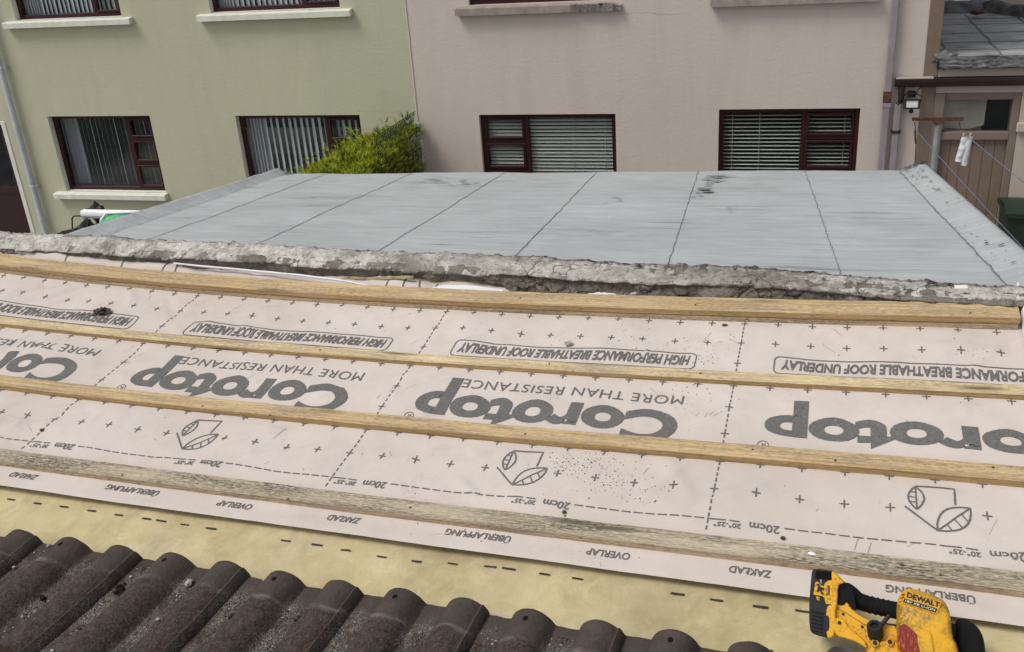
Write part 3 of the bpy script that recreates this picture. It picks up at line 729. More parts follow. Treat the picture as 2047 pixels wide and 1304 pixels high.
for (v, h) in rows:
    for u in wu:
        R = sst(.95, 1.25, u)                                   # right half: square lip over a dark broken face
        d = (.053+.018*fbm(u*2.1+5, 1.3, 0, 3)+.006*nz(u*8, 4)+.003*nz(u*30, 2))*(1-R)+(.063+.008*nz(u*3.1, 6)+.004*nz(u*9, 9)+.001*nz(u*37, 1))*R
        if -.2 < u < .25: d += .008
        d = min(.0635-.005*R, max(.036, d))
        top = v >= 1.1659 and h > .0655
        hs = LERP(u, ((-1.8, .5), (-1.2, .64), (-.5, .92), (.3, 1.05), (1.0, 1.0), (1.8, .92), (2.8, .64)))+.04*nz(u*1.3, 9)
        isp = 1.0 if top else sst(d-.002, d+.002, h)
        vv = v; hh = h
        whole = LERP(u, ((-1.8, -.06), (-1.2, -.04), (-.5, -.010), (.3, 0), (1.0, 0), (1.8, -.033), (2.8, -.10))); shift = -.012*(1-sst(-.75, -.2, u))-.014*sst(.95, 1.2, u)+.042*sst(1.8, 2.8, u)+.006*nz(u*1.1, 3.3)
        F_ = 1-sst(1.185, 1.23, v)
        if not top:
            if h < d: vv = (1.170+(.0 if h > 0 else .004))*(1-R)+(1.166-.034*(1-sst(-.02, .07, h)))*R
            else:
                q = (h-d)/max(.004, .0665-d); vv = (1.157+.040*q)*(1-R)+(1.160+.008*q)*R
            if h < -.02: vv = max(vv, v)
        else:
            q0 = (1.197*(1-R)+1.168*R); q = (v-1.166)/(1.262-1.166); vv = q0+(1.262-q0)*q if v < 1.262 else v
        if h > 0: hh = h*hs*((1+.13*R) if not top else 1)
        rough = .0050*fbm(u*11, v*16+h*9, h*22, 5)+.0035*fbm(u*34, v*50, h*55, 4)+.0022*nz(u*95, v*140, h*140)
        if not top and h > -.03:
            wob_ = V3((u*15+.8*nz(u*6, h*20), h*30+.8*nz(u*8, 3), v*12)); ds, ps = noise.voronoi(wob_)
            c0 = ps[0]; hsh = noise.cell(c0*3.7+V3((.5, .5, .5)))
            facet = .007*hsh+.005*((wob_-c0).dot(V3((hsh-.5, noise.cell(c0*5.1)-.5, .2))))-.004*(1-sst(0, .10, ds[1]-ds[0]))
            lowf = 1-isp
            vv += -facet*(.35+.65*R)*lowf-rough*(1.1+.5*R)-.008*nz(u*3.3, h*9, 7)*(1-.4*isp)+lowf*R*.010
            vv += cavity(u)*.05*(1-sst(.010, .026, h))
            hh += rough*.6
        elif top:
            hh = hh*(1-R)+R*max(hh, .0745*hs); hh += rough*(.9-.45*R)+.004*nz(u*2.7, v*9, 2)
            lay = fbm(u*5, v*22, 4, 4); hh += .0035*sst(.05, .09, lay)      # thin scabs of mortar
            if v > 1.238: hh += .011*max(0, fbm(u*24, v*30, 3, 4))+.004*abs(nz(u*60, v*60)); vv += .009*nz(u*13, h*20, 5)+.004*nz(u*50, h*60, 2)
        elif h > 0: vv += rough
        for cu, cv, w_, sl in CR:
            d_ = abs(u-cu-sl*(h-.03)-.02*nz(h*30, cu)-(v-1.17)*.5); k_ = math.exp(-(d_/w_)**2)
            if not top: vv += .016*k_
            elif v < 1.25: hh -= .008*k_
        vv += whole
        if v < 1.25: vv += shift*F_
        mb.V(roof(u, vv, hh))
        pl = isp if h > 0 else 0
        if v >= 1.25: pl = .12
        elif top and v > 1.225: pl *= .75
        pale.append(pl*(1.05+.9*fbm(u*2.3, v*8, 2, 4)+.10*sst(1.0, 1.4, u)))
n = len(wu)
for j in range(len(rows)-1):
    for i in range(n-1): mb.idx((j*n+i, j*n+i+1, (j+1)*n+i+1, (j+1)*n+i))
mb.att = {'pale': [max(0, min(1, q)) for q in pale]}
pw = mb.build('parapet_wall', 'concrete', loc=roof(.5, 1.2, -.4), smooth=True)
tag(pw, 'low broken concrete parapet with chipped lip and white mortar, between the underlay and the grey felt roof', 'parapet')
mb = MB()
mb.grid(lambda a, b: roof(.60+.62*a, 1.182-.006*b+.004*nz(a*5, b), -.004+.03*b), 20, 2)
o = mb.build('embedded_board', 'oldboard'); o.parent = pw; o.location = -pw.location
mb = MB(); mb.grid(lambda a, b: roof(.52+.30*a, 1.155-.012*b, .022+.022*a+.002*math.sin(a*9)-b*.004), 16, 3)
o = mb.build('green_strip', 'oldboard', smooth=True); o.parent = pw; o.location = -pw.location
u, v = inv_roof(1921, 578, .046); mb = MB()
T = lambda q: roof(u+q.x, v+q.y, .048+q.z)
mb.box((-.018, -.010, 0), (.018, .010, .006), 0, T); o = mb.build('mortar_chip', 'flake', loc=roof(u, v, .063), bevel=.0015)
tag(o, 'flat cream chip lying on top of the parapet near its right end', 'chip')
# ================================================================== GREY FELT ROOF
print('felt roof')
A0 = atY(825, 346, 8.5); DVv = V3((-.047, .99, -.133)).normalized()
c_ = atZ(1796, 340, A0.z); EV = (c_-A0).normalized(); DVv = (DVv-EV*DVv.dot(EV)).normalized(); NV = EV.cross(DVv)
def fr(E_, D_, h=0): return A0+EV*E_-DVv*D_+NV*h
def toED(x, y, h=0):
    p = on_plane(x, y, A0+NV*h, NV)-A0; return p.dot(EV), -p.dot(DVv)
DN = 5.35
seams = [((592, 342), (217, 470)), ((659, 346), (305, 477)), ((825, 346), (515, 488)), ((1007.5, 346), (757.7, 502.5)), ((1191.5, 346), (1027, 517)), ((1395, 346), (1335, 531)), ((1610, 344), (1680, 546)), ((1796, 342), (2004.6, 567))]
SE = []
for a, b in seams:
    e0, d0 = toED(*a); e1, d1 = toED(*b); SE.append((e0, (e1-e0)/(d1-d0), d0))
def seam_e(i, D_): return SE[i][0]+SE[i][1]*(D_-SE[i][2])
LK, RK = .055, .06
l0 = toED(555, 337, LK); l1 = toED(130, 468, LK); r0 = toED(1846.5, 329, RK); r1 = toED(2047, 507, RK)
def le(D_): return l0[0]+(l1[0]-l0[0])*(D_-l0[1])/(l1[1]-l0[1])
def re_(D_): return r0[0]+(r1[0]-r0[0])*(D_-r0[1])/(r1[1]-r0[1])
fx = thing('flat_roof_extension', 'single-storey extension with coated grey felt roof in strips, beyond the broken parapet', 'extension', V3((A0.x+2, 6, 0)))
mb = MB()
cols = [lambda D_: le(D_)]+[(lambda i: (lambda D_: seam_e(i, D_)))(i) for i in range(8)]+[lambda D_: re_(D_)]
def fh(E_, D_): return .010*nz(E_*1.1, D_*.8)+.004*nz(E_*4, D_*5)+.0015*nz(E_*14, D_*18)
ND = 130
for i in range(9):
    k = 6 if i in (0, 8) else 22; base = len(mb.v)
    for j in range(ND+1):
        D_ = -.03+DN*j/ND
        for q in range(k+1):
            s = q/k; a, b = cols[i](D_), cols[i+1](D_); E_ = a+(b-a)*s
            h = fh(E_, D_)+.0012*s*(1 if 0 < i < 8 else 0)     # each strip laps the next
            if i == 0: h = LK*(1-s)**1.3+fh(E_, D_)*s+.010*nz(D_*5, s*3+1)*(1-s)
            if i == 8: h = RK*s**1.3+fh(E_, D_)*(1-s)+.004*nz(D_*2.2, s*3+8)*s
            if j == 0: h -= .03
            mb.V(fr(E_, D_, h))
    for j in range(ND):
        for q in range(k):
            e = base+j*(k+1)+q; mb.idx((e, e+1, e+k+2, e+k+1))
# outer drips of the kerbs and the far eave
for f_, K, s in ((le, LK, -1), (re_, RK, 1)):
    base = len(mb.v)
    for j in range(ND+1):
        D_ = -.03+DN*j/ND; hw = .003*nz(D_*3, s)
        e0 = f_(D_); nzv = (.010*nz(D_*5, 1) if s < 0 else .004*nz(D_*2.2, 11))
        mb.V(fr(e0, D_, K+nzv-(.03 if j == 0 else 0))); mb.V(fr(e0+s*.035, D_, K-.012+hw)); mb.V(fr(e0+s*.045, D_, K-.16+hw))
    for j in range(ND):
        for q in range(2):
            e = base+j*3+q; mb.idx((e, e+1, e+4, e+3))
# bitumen lines along the laps, cracked and wandering
for i in range(8):
    base = len(mb.v); w0 = .0036 if i not in (0, 7) else .0055
    N_ = 260
    for j in range(N_+1):
        D_ = -.02+(DN-.03)*j/N_; e = seam_e(i, D_)+.010*nz(D_*7, i*5)+.006*nz(D_*23, i*3)
        w = w0*(.45+1.0*abs(nz(D_*11, i*9)+.25*nz(D_*50, i)))
        for s in (-1, 1):
            E_ = e+s*w; mb.V(fr(E_, D_, fh(E_, D_)+.0045+(.006 if i in (0, 7) else 0)))
    for j in range(N_): mb.idx((base+2*j, base+2*j+1, base+2*j+3, base+2*j+2), 1)
def patch(E_, D_, r, sx, seed, m=2, hoff=.011):
    b = len(mb.v); k = 16
    for i in range(k):
        a = i*6.283/k; q = r*(1+.75*nz(math.cos(a)*1.7+seed, math.sin(a)*1.7, seed))
        e, d = E_+q*sx*math.cos(a), D_+q*math.sin(a)
        hh = fh(e, d)+hoff
        f1 = seam_e(7, d)
        if e > f1:
            s = min(1, (e-f1)/(re_(d)-f1)); hh = RK*s**1.3+.014
        mb.V(fr(e, d, hh))
    for i in range(1, k-1): mb.idx((b, b+i, b+i+1), m)
rnd = random.Random(21)
for (x, y, r, sx) in [(1410, 380, .07, 1.2), (1425, 360, .04, 3.5), (1440, 352, .03, 5), (1232, 403, .022, 1.6), (1425, 370, .05, 1), (868, 362, .03, 6), (935, 365, .035, 2), (890, 372, .012, 10), (820, 375, .01, 12), (1460, 420, .02, 2), (1505, 368, .008, 9), (1390, 392, .035, 1.2), (1700, 400, .01, 2), (1080, 440, .008, 2)]:
    for q in range(7):
        e, d = toED(x+rnd.gauss(0, 9), y+rnd.gauss(0, 3.5)); patch(e, d, r*rnd.uniform(.15, .38), sx*1.5, rnd.random()*40, 3)
for _ in range(85):   # flaking coating on the right-hand kerb
    d = rnd.choice((rnd.uniform(-.02, 1.0), rnd.uniform(.9, 5.2))); s = rnd.uniform(.15, .92) if d < .5 else rnd.betavariate(2, 2)
    e = seam_e(7, d)*(1-s)+re_(d)*s; patch(e, d, rnd.choice((.003, .004, .005, .007, .012)), rnd.uniform(.7, 1.8), rnd.random()*40)
for _ in range(12): patch(seam_e(7, .05)+rnd.uniform(.02, .22), rnd.uniform(-.0, .09), .014, 2.0, rnd.random()*40)
for _ in range(8): patch(le(.0)+rnd.uniform(.06, .13), rnd.uniform(.0, .10), .022, .9, rnd.random()*40, 2, .045)
mb.build('felt_covering', ['felt', 'seam', 'bitumen', 'seam'], fx, smooth=True)
mb = MB()
q = [fr(le(-.0)-.02, -.0, -.02), fr(re_(0)+.02, -.0, -.02), fr(re_(DN)+.02, DN, -.02), fr(le(DN)-.02, DN, -.02)]
for a, b in zip(q, q[1:]+q[:1]): mb.face([a, b, V3((b.x, b.y, 0)), V3((a.x, a.y, 0))])
mb.build('wall', 'cream', fx)
# ================================================================== GROUND
mb = MB(); mb.grid(lambda a, b: V3((-150+300*a, -60+300*b, 0)), 30, 30); o = mb.build('ground', 'ground'); tag(o, kind='structure')
# ================================================================== THE TWO HOUSES
print('houses')
FY = 12.4; BX = -4.87
def fac(x, y): p = atY(x, y, FY); return p.x, p.z
def wall_with_holes(mb, x0, x1, z0, z1, holes, depth=.12, m=0):
    xs = sorted({x0, x1, *[h[0] for h in holes], *[h[1] for h in holes]}); zs = sorted({z0, z1, *[h[2] for h in holes], *[h[3] for h in holes]})
    for a, b in zip(xs, xs[1:]):
        for c, d in zip(zs, zs[1:]):
            if any(h[0]-1e-6 <= a and b <= h[1]+1e-6 and h[2]-1e-6 <= c and d <= h[3]+1e-6 for h in holes): continue
            mb.face([(a, FY, c), (b, FY, c), (b, FY, d), (a, FY, d)], m)
    for a, b, c, d in holes:
        Y2 = FY+depth
        for p, q in (((a, c), (a, d)), ((a, d), (b, d)), ((b, d), (b, c)), ((b, c), (a, c))): mb.face([(p[0], FY, p[1]), (q[0], FY, q[1]), (q[0], Y2, q[1]), (p[0], Y2, p[1])], m+1)
def shell(mb, x0, x1, z1, yb=20.5, m=0):
    for p, q in (((x0, FY), (x0, yb)), ((x0, yb), (x1, yb)), ((x1, yb), (x1, FY))): mb.face([(p[0], p[1], 0), (q[0], q[1], 0), (q[0], q[1], z1), (p[0], p[1], z1)], m)
EAVE = CAMZ+.75
def house_roof(par, x0, x1):
    mb = MB(); ym = (FY+20.5)/2
    for s, ye in ((0, FY-.3), (1, 20.8)):
        mb.face([(x0, ye, EAVE-.05), (x1, ye, EAVE-.05), (x1, ym, EAVE+2.4), (x0, ym, EAVE+2.4)])
    mb.face([(x0, FY-.3, EAVE-.06), (x1, FY-.3, EAVE-.06), (x1, FY+.4, EAVE-.06), (x0, FY+.4, EAVE-.06)])
    mb.build('roof', 'tile', par)
def window(par, x0, x1, z0, z1, lay, blind, rec=.09, label=None):
    """lay: (mullion fractions, side of the small lights, transom fractions)"""
    w_, h_ = x1-x0, z1-z0; y0, y1 = FY+rec, FY+rec+.06; fw = .055
    mull, side, trans = lay
    fr_ = MB()
    B = lambda a, b, c, d, ya=y0, yb=y1: fr_.box((a, ya, c), (b, yb, d))
    B(x0, x0+fw, z0, z1); B(x1-fw, x1, z0, z1); B(x0+fw, x1-fw, z0, z0+fw); B(x0+fw, x1-fw, z1-fw, z1)
    mx0 = x0+w_*mull-.028; mx1 = mx0+.056
    B(mx0, mx1, z0+fw, z1-fw)
    sx0, sx1 = (mx1, x1-fw) if side == 'r' else (x0+fw, mx0)
    zs = [z1-fw]
    for t_ in trans:
        zt = z1-h_*t_; B(sx0, sx1, zt-.024, zt+.024); zs += [zt+.024, zt-.024]
    zs.append(z0+fw)
    cells = [(mx1, x1-fw, z0+fw, z1-fw) if side == 'l' else (x0+fw, mx0, z0+fw, z1-fw)]
    for a, b in zip(zs[0::2], zs[1::2]):
        cells.append((sx0, sx1, b, a)); s_ = .032     # opening sash, proud of the frame
        for q in ((sx0+.004, sx0+s_, b+.004, a-.004), (sx1-s_, sx1-.004, b+.004, a-.004), (sx0+s_, sx1-s_, b+.004, b+s_), (sx0+s_, sx1-s_, a-s_, a-.004)): B(*q, y0-.014, y0+.03)
    wo = fr_.build('window', 'frame', par, bevel=.004, segs=1)
    pn = MB()
    for a, b, c, d in cells: pn.box((a, y0+.032, c), (b, y0+.038, d))
    pn.build('pane', 'glass', wo)
    bl = MB(); yb = y1+.0
    if blind[0] == 'v':
        pitch, sw, ang = blind[1:]; rnd = random.Random(int(x0*100)); x = x0+.05
        while x < x1-.05:
            a = math.radians(ang+rnd.uniform(-4, 4)); dx, dy = sw/2*math.cos(a), sw/2*math.sin(a); jig = rnd.uniform(-.006, .006)
            zt, zb = z1-.02, z0+.05
            bl.grid(lambda s, t_: V3((x+jig+dx*(2*s-1)+.002*math.sin(t_*3+x*9), yb+.052+dy*(2*s-1)+.006*math.sin(s*3.14), zt+(zb-zt)*t_)), 3, 4)
            x += pitch*(.55 if x < x0+.22 else 1)
        bl.box((x0+.03, yb+.03, z1-.045), (x1-.03, yb+.09, z1-.012))
    else:
        pitch, sw, ang = blind[1:]; z = z1-.06; a = math.radians(ang); rnd = random.Random(int(x0*77))
        while z > z0+.03:
            dy, dz = sw/2*math.cos(a), sw/2*math.sin(a)
            for (a0, a1) in ((x0+.05, mx0+.005), (mx1-.005, x1-.05)):
                j = rnd.uniform(-.002, .002)
                bl.grid(lambda s, t_: V3((a0+(a1-a0)*s, yb+.02-dy*(2*t_-1), z+j-dz*(2*t_-1)+.003*math.sin(t_*3.14))), 6, 3)
            z -= pitch
        for lx in (x0+.16, (mx0+x0)/2 if side == 'r' else (mx1+x1)/2, x1-.16): bl.box((lx-.002, yb-.004, z0+.03), (lx+.002, yb-.001, z1-.04))
    b_ = bl.build('blind', 'slat' if blind[0] == 'v' else 'slatv', wo, smooth=True)
    if blind[0] == 'v':
        nb = MB(); nb.grid(lambda s, t_: V3((x0+.06+.24*s, y1+.10+.012*math.sin(s*34)+.01*nz(s*8, t_*2), z1-.03+(z0+.05-z1+.03)*t_)), 60, 6)
        if blind[2] < .06 or True: nb.build('net_curtain', 'net', wo, smooth=True)
    return wo
def sill(par, x0, x1, z1, mt, h=.085, out=.10, back=.09, broken=False, seed=0):
    mb = MB(); n_ = 60
    def P(s, k):
        x = x0+(x1-x0)*s; w1 = .004*nz(x*6+seed, k); w2 = .003*nz(x*19, k+seed)
        pts = [(FY+back, z1+.012), (FY-out+.01, z1-.006), (FY-out, z1-.016), (FY-out+.002, z1-h), (FY+.01, z1-h)]
        y, z = pts[k]; e = 0
        if broken and s > .70 and k in (1, 2, 3): e = abs(fbm(x*13+seed, k, 2, 4))*.07+.01; y += e; z -= e*.25
        return V3((x, y+w1+w2, z+w2*.8-(.03*sst(.93, 1, s) if broken and k < 3 else 0)))
    base = len(mb.v)
    for k in range(5):
        for i in range(n_+1): mb.V(P(i/n_, k))
    for k in range(4):
        for i in range(n_): mb.idx((base+k*(n_+1)+i, base+k*(n_+1)+i+1, base+(k+1)*(n_+1)+i+1, base+(k+1)*(n_+1)+i), 1 if broken and i/n_ > .72 and k in (1, 2) else 0)
    for i in (0, n_): mb.idx([base+k*(n_+1)+i for k in range(5)])
    return mb.build('window_sill', [mt, 'crumble'], par)
H = lambda ax, bx, top, bot: (ax*FY, bx*FY, CAMZ+bot*FY, CAMZ+top*FY)
w1 = H(-.8640, -.7230, -.2245, -.3165); w2 = H(-.6120, -.4600, -.2255, -.3165)
u1 = H(-.8725, -.7310, -.020, -.1135); u2 = H(-.6190, -.4660, -.020, -.1135)
w3 = H(-.3240, -.1790, -.2265, -.3180); w4 = H(-.0760, .0560, -.2230, -.3160)
u3 = H(-.3250, -.1810, -.020, -.1160); u4 = H(-.0720, .0540, -.020, -.1160)
dr = (-12.45, -11.56, .05, CAMZ-2.905)
gh = thing('green_house', 'olive green rendered house with white sills and vertical blinds, left half of the terrace', 'house', V3((-9, 13, 0)))
mb = MB(); wall_with_holes(mb, -15.5, BX, 0, EAVE, [w1, w2, u1, u2, dr]); shell(mb, -15.5, BX-.02, EAVE, m=2)
mb.build('wall', ['green', 'sill', 'interior'], gh)
house_roof(gh, -15.6, BX)
L3 = (.725, 'r', (.315, .635)); L2 = (.71, 'r', (.34, .68))
window(gh, *w1, L3, ('v', .083, .089, 131)); window(gh, *w2, L2, ('v', .092, .089, 140)); window(gh, *u1, L3, ('v', .074, .089, 150)); window(gh, *u2, L2, ('v', .080, .089, 152))
for w_, s in ((w1, 1), (w2, 2), (u1, 3), (u2, 4)): sill(gh, w_[0]-.17, w_[1]+.17 if w_ in (u1, u2) else w_[1]+.03, w_[2]-.012, 'sill', seed=s)
mb = MB()   # downpipe with sockets
px_ = -.906*FY
mb.tube([(px_, FY-.075, 0), (px_, FY-.075, EAVE)], .043, 14)
for z in (CAMZ-2.95, CAMZ-3.78, CAMZ-.55, CAMZ-4.4): mb.tube([(px_, FY-.075, z), (px_, FY-.075, z+.075)], .049, 14)
pp = mb.build('downpipe', 'greypipe', gh, angle=40)
for y in (133, 368):
    z = fac(20, y)[1]; mb = MB(); mb.box((px_-.05, FY-.118, z-.014), (px_+.05, FY-.06, z+.014)); mb.box((px_+.05, FY-.09, z-.011), (px_+.085, FY+.0, z+.011)); mb.build('pipe_clip', 'greypipe', pp)
mb = MB(); mb.tube([(px_-.07+.022*math.sin(i*1.3)+.01*nz(i*.7, 1), FY-.02, CAMZ-3.55-i*.045) for i in range(32)], .006, 6); mb.build('cable', 'blackplastic', gh, smooth=True)
# door at the far left
mb = MB(); x0, x1, z0, z1 = dr
mb.box((x1-.01, FY-.012, z0), (x1+.065, FY+.08, z1+.055)); mb.box((x0-.06, FY-.012, z1), (x1-.01, FY+.08, z1+.055)); mb.box((x0-.06, FY-.012, z0), (x0, FY+.08, z1))
fo = mb.build('door', 'sill', gh, bevel=.006)
zs = CAMZ-3.94
mb = MB()
for q in ((x1-.10, x1-.012, z0, z1), (x0, x0+.09, z0, z1), (x0+.09, x1-.10, z1-.09, z1), (x0+.09, x1-.10, zs-.06, zs+.05), (x0+.09, x1-.10, z0, z0+.2)): mb.box((q[0], FY+.05, q[2]), (q[1], FY+.10, q[3]))
mb.box((x0+.09, FY+.065, z0+.2), (x1-.10, FY+.085, zs-.06)); mb.build('door_leaf', 'doorred', fo, bevel=.004)
mb = MB(); mb.box((x0+.09, FY+.07, zs+.05), (x1-.10, FY+.078, z1-.09)); mb.build('door_glass', 'glass', fo)
# ---- pink house
CXR = .1085*FY
ph = thing('pink_house', 'dusty pink rendered house with dark venetian-blind windows, right half of the terrace', 'house', V3((-2, 13, 0)))
mb = MB(); wall_with_holes(mb, BX, CXR, 0, EAVE, [w3, w4, u3, u4], .09); shell(mb, BX+.02, CXR, EAVE, m=2)
mb.build('wall', ['pink', 'pink', 'interior'], ph)
mb = MB(); mb.tube([(BX+.004*nz(z*.8, 1)+.005*nz(z*4, 2), FY-.002, z) for z in [i*.12 for i in range(48)]], [.010+.004*nz(i*.9, 4) for i in range(48)], 6); mb.build('render_joint', 'pink', ph, smooth=True)
house_roof(ph, BX, CXR+.1)
M2 = (.345, 'l', (.315, .66)); M3 = (.61, 'r', (.315, .66))
window(ph, *w3, M2, ('h', .047, .044, 34), .06); window(ph, *w4, M3, ('h', .047, .026, 22), .05); window(ph, *u3, M2, ('h', .047, .034, 24), .06); window(ph, *u4, M3, ('h', .047, .034, 24), .06)
for w_, br, s in ((w3, False, 5), (w4, False, 6), (u3, True, 7), (u4, False, 8)): sill(ph, w_[0]-.16, w_[1]+.14, w_[2]-.012, 'pinksill', .10, broken=br, seed=s)
def sqpipe(mb, x, y, z0, z1, w=.066, d=.055): mb.box((x-w/2, y-d, z0), (x+w/2, y, z1))
pX = .0785*FY
mb = MB(); sqpipe(mb, pX, FY-.03, 0, EAVE, .076, .06)
pk = mb.build('downpipe', 'mauvepipe', ph, bevel=.008)
mb = MB(); z = fac(1777, 186)[1]; sqpipe(mb, pX, FY-.026, z-.10, z+.035, .090, .068); mb.build('pipe_socket', 'rust', pk, bevel=.006)
mb = MB(); z = fac(1772, 207)[1]; sqpipe(mb, pX, FY-.024, z-.03, z+.02, .098, .072); mb.build('pipe_clip', 'mauvepipe', pk, bevel=.004)
def crack(par, pts, w, mt):
    mb = MB(); P = []
    for (a, b) in zip(pts, pts[1:]):
        for k in range(14): q = k/14; P.append((a[0]+(b[0]-a[0])*q, a[1]+(b[1]-a[1])*q))
    b0 = len(mb.v)
    for i, (x, y) in enumerate(P):
        X, Z = fac(x, y); X += .012*nz(i*.35, x*.1); Z += .02*nz(i*.3, y*.1); ww = w*(.4+.9*abs(nz(i*.5, 3)))
        mb.V((X, FY-.0015, Z+ww)); mb.V((X, FY-.0015, Z-ww))
    for i in range(len(P)-1): mb.idx((b0+2*i, b0+2*i+1, b0+2*i+3, b0+2*i+2))
    mb.build('crack', mt, par)
M['crack'] = simple('hairline_crack', (.36, .31, .265), .95, .3, 40)
crack(ph, [(1362, 28), (1330, 30), (1285, 24), (1200, 32)], .0025, 'crack'); crack(gh, [(704, 222), (770, 224), (826, 220)], .002, 'crack')
# ---- corner board of the pink house
mb = MB(); mb.box((CXR, FY-.012, 0), (CXR+.15, FY+.05, EAVE)); mb.build('corner_board', 'browndoor', ph, bevel=.006)
# ================================================================== SIDE ANNEX
print('annex')
an = thing('side_annex', 'side annex with brown gutter, old felt roof and boarded brown door, right of pink house', 'annex', V3((3, 13, 0)))
ZR = CAMZ-2.30; AX0 = CXR+.155; AX1 = 6.5
dz = atY(1853, 185, FY); DX0, DX1 = AX0+.03, .1945*FY
DT = CAMZ-.2095*FY
mb = MB()
xs = [AX0, DX0, DX1, AX1]
mb.face([(DX1, FY, 0), (AX1, FY, 0), (AX1, FY, ZR), (DX1, FY, ZR)]); mb.face([(AX0, FY, DT), (DX1, FY, DT), (DX1, FY, ZR), (AX0, FY, ZR)])
mb.face([(DX1, FY, 0), (DX1, FY, DT), (DX1, FY+.14, DT), (DX1, FY+.14, 0)])
mb.face([(AX1, FY, 0), (AX1, 18, 0), (AX1, 18, ZR), (AX1, FY, ZR)]); mb.face([(AX0, 18, 0), (AX1, 18, 0), (AX1, 18, ZR), (AX0, 18, ZR)])
mb.build('wall', 'cream', an)
mb = MB()   # cornice block and pier right of the door
cz = CAMZ-.2395*FY
mb.box((DX1-.02, FY-.055, cz-.075), (DX1+.5, FY-.002, cz+.035)); mb.box((DX1-.005, FY-.03, cz-.10), (DX1+.5, FY-.002, cz-.075)); mb.build('cornice', 'cream', an, bevel=.014)
mb = MB()   # door frame
fy0, fy1 = FY+.01, FY+.12; fw = .085
mb.box((AX0-.006, FY-.02, 0), (DX0+.075, FY+.10, DT-.002)); mb.box((DX1-fw, fy0, 0), (DX1-.003, fy1, DT-.002)); mb.box((DX0+.075, fy0, DT-.085), (DX1-fw, fy1, DT-.002))
tz = CAMZ-.2465*FY
mb.box((DX0+.075, fy0-.006, tz-.09), (DX1-fw, fy1, tz)); 
do = mb.build('boarded_door', 'brownframe', an, bevel=.006)
mb = MB(); n_ = 6; a, b = DX0+.075, DX1-fw
for i in range(n_):
    x = a+(b-a)*i/n_; mb.box((x+.0018, FY+.05+.002*(i % 2), .03), (x+(b-a)/n_-.0018, FY+.08, tz-.09))
mb.box((a, FY+.075, .02), (b, FY+.095, tz-.09)); mb.build('board_panel', 'browndoor', do, bevel=.004)
mb = MB(); mb.box((a, FY+.06, tz), (b, FY+.066, DT-.085)); mb.build('transom_glass', 'glass', do)
mb = MB()   # pale shapes added behind the transom to stand in for its glass reflection
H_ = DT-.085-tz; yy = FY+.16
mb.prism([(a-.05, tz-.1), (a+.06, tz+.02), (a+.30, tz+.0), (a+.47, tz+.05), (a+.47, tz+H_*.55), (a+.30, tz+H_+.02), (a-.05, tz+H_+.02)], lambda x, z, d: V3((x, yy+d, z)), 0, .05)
mb.prism([(a+.30, tz+H_+.02), (a+.47, tz+H_*.55), (a+.47, tz+H_+.02)], lambda x, z, d: V3((x, yy-.02+d, z)), 0, .05); mb.build('pane_reflection', 'paneback', an)
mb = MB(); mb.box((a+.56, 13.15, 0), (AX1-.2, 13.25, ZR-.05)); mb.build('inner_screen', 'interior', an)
mb = MB()   # old felt roof
def ar(s, t_):
    x = AX0-.02+(AX1-AX0)*s; y = FY-.05+3.3*t_; return V3((x, y, ZR+.11+.02*t_+.014*nz(x*1.4, y*1.4)+.006*nz(x*6, y*6)))
mb.grid(ar, 120, 80, 0)
for y in (12.75, 13.3, 13.9, 14.6, 15.1):
    b0 = len(mb.v)
    for i in range(81):
        x = AX0+(AX1-AX0-.1)*i/80; yy = y+.02*nz(x*4, y)+.1*x*.1; w = .010+.012*abs(nz(x*7, y)); z = ar((x-AX0+.02)/(AX1-AX0), (yy-FY+.05)/3.3).z+.006
        mb.V((x, yy-w, z)); mb.V((x, yy+w, z))
    for i in range(80): mb.idx((b0+2*i, b0+2*i+1, b0+2*i+3, b0+2*i+2), 1)
for x in (1.62, 2.15, 2.75, 3.5):
    b0 = len(mb.v)
    for i in range(61):
        y = FY+3.1*i/60; xx = x+.03*nz(y*3, x)+.0*y; w = .008+.012*abs(nz(y*6, x)); z = ar((xx-AX0+.02)/(AX1-AX0), (y-FY+.05)/3.3).z+.007
        mb.V((xx-w, y, z)); mb.V((xx+w, y, z))
    for i in range(60): mb.idx((b0+2*i, b0+2*i+1, b0+2*i+3, b0+2*i+2), 1)
rf = mb.build('roof', ['oldroof', 'oldroofdark'], an, smooth=True)
mb = MB()   # ragged front edge and raised kerbs
mb.grid(lambda s, t_: V3((AX0+(AX1-AX0)*s, FY-.055-.03*abs(fbm(s*50, t_*3, 1, 4))-.01*t_, ZR+.125+.012*nz(s*24, 4)-.135*t_)), 240, 12)
mb.blob((AX0+.06, FY-.01, ZR+.08), .10, (1.2, .5, .75), .6, 2.2, 4, 3)
def kerb(p, q, h, w):
    d = (V3(q)-V3(p)); s = V3((-d.y, d.x, 0)).normalized()
    prof = [(-w, 0), (-w*.8, h*.8), (-w*.3, h), (w*.4, h*.96), (w, h*.7), (w, 0)]
    b0 = len(mb.v); N_ = 60
    for i in range(N_+1):
        c = V3(p)+d*(i/N_)
        for a, hh in prof: mb.V(c+s*(a+.03*fbm(c.x*4, c.y*4, hh, 3))+V3((0, 0, hh+.04*nz(c.x*5, c.y*5, a*9))))
    for i in range(N_):
        for k in range(5): e = b0+i*6+k; mb.idx((e, e+1, e+7, e+6))
kc = atZ(1972, 4, ZR+.25)
kerb((AX0, kc.y+.05, ZR+.08), (kc.x, kc.y, ZR+.08), .20, .10); kerb((kc.x, kc.y, ZR+.08), (kc.x+1.4, kc.y-2.3, ZR+.08), .20, .10)
mb.build('roof_edge', ['oldroofdark'], rf, smooth=True)
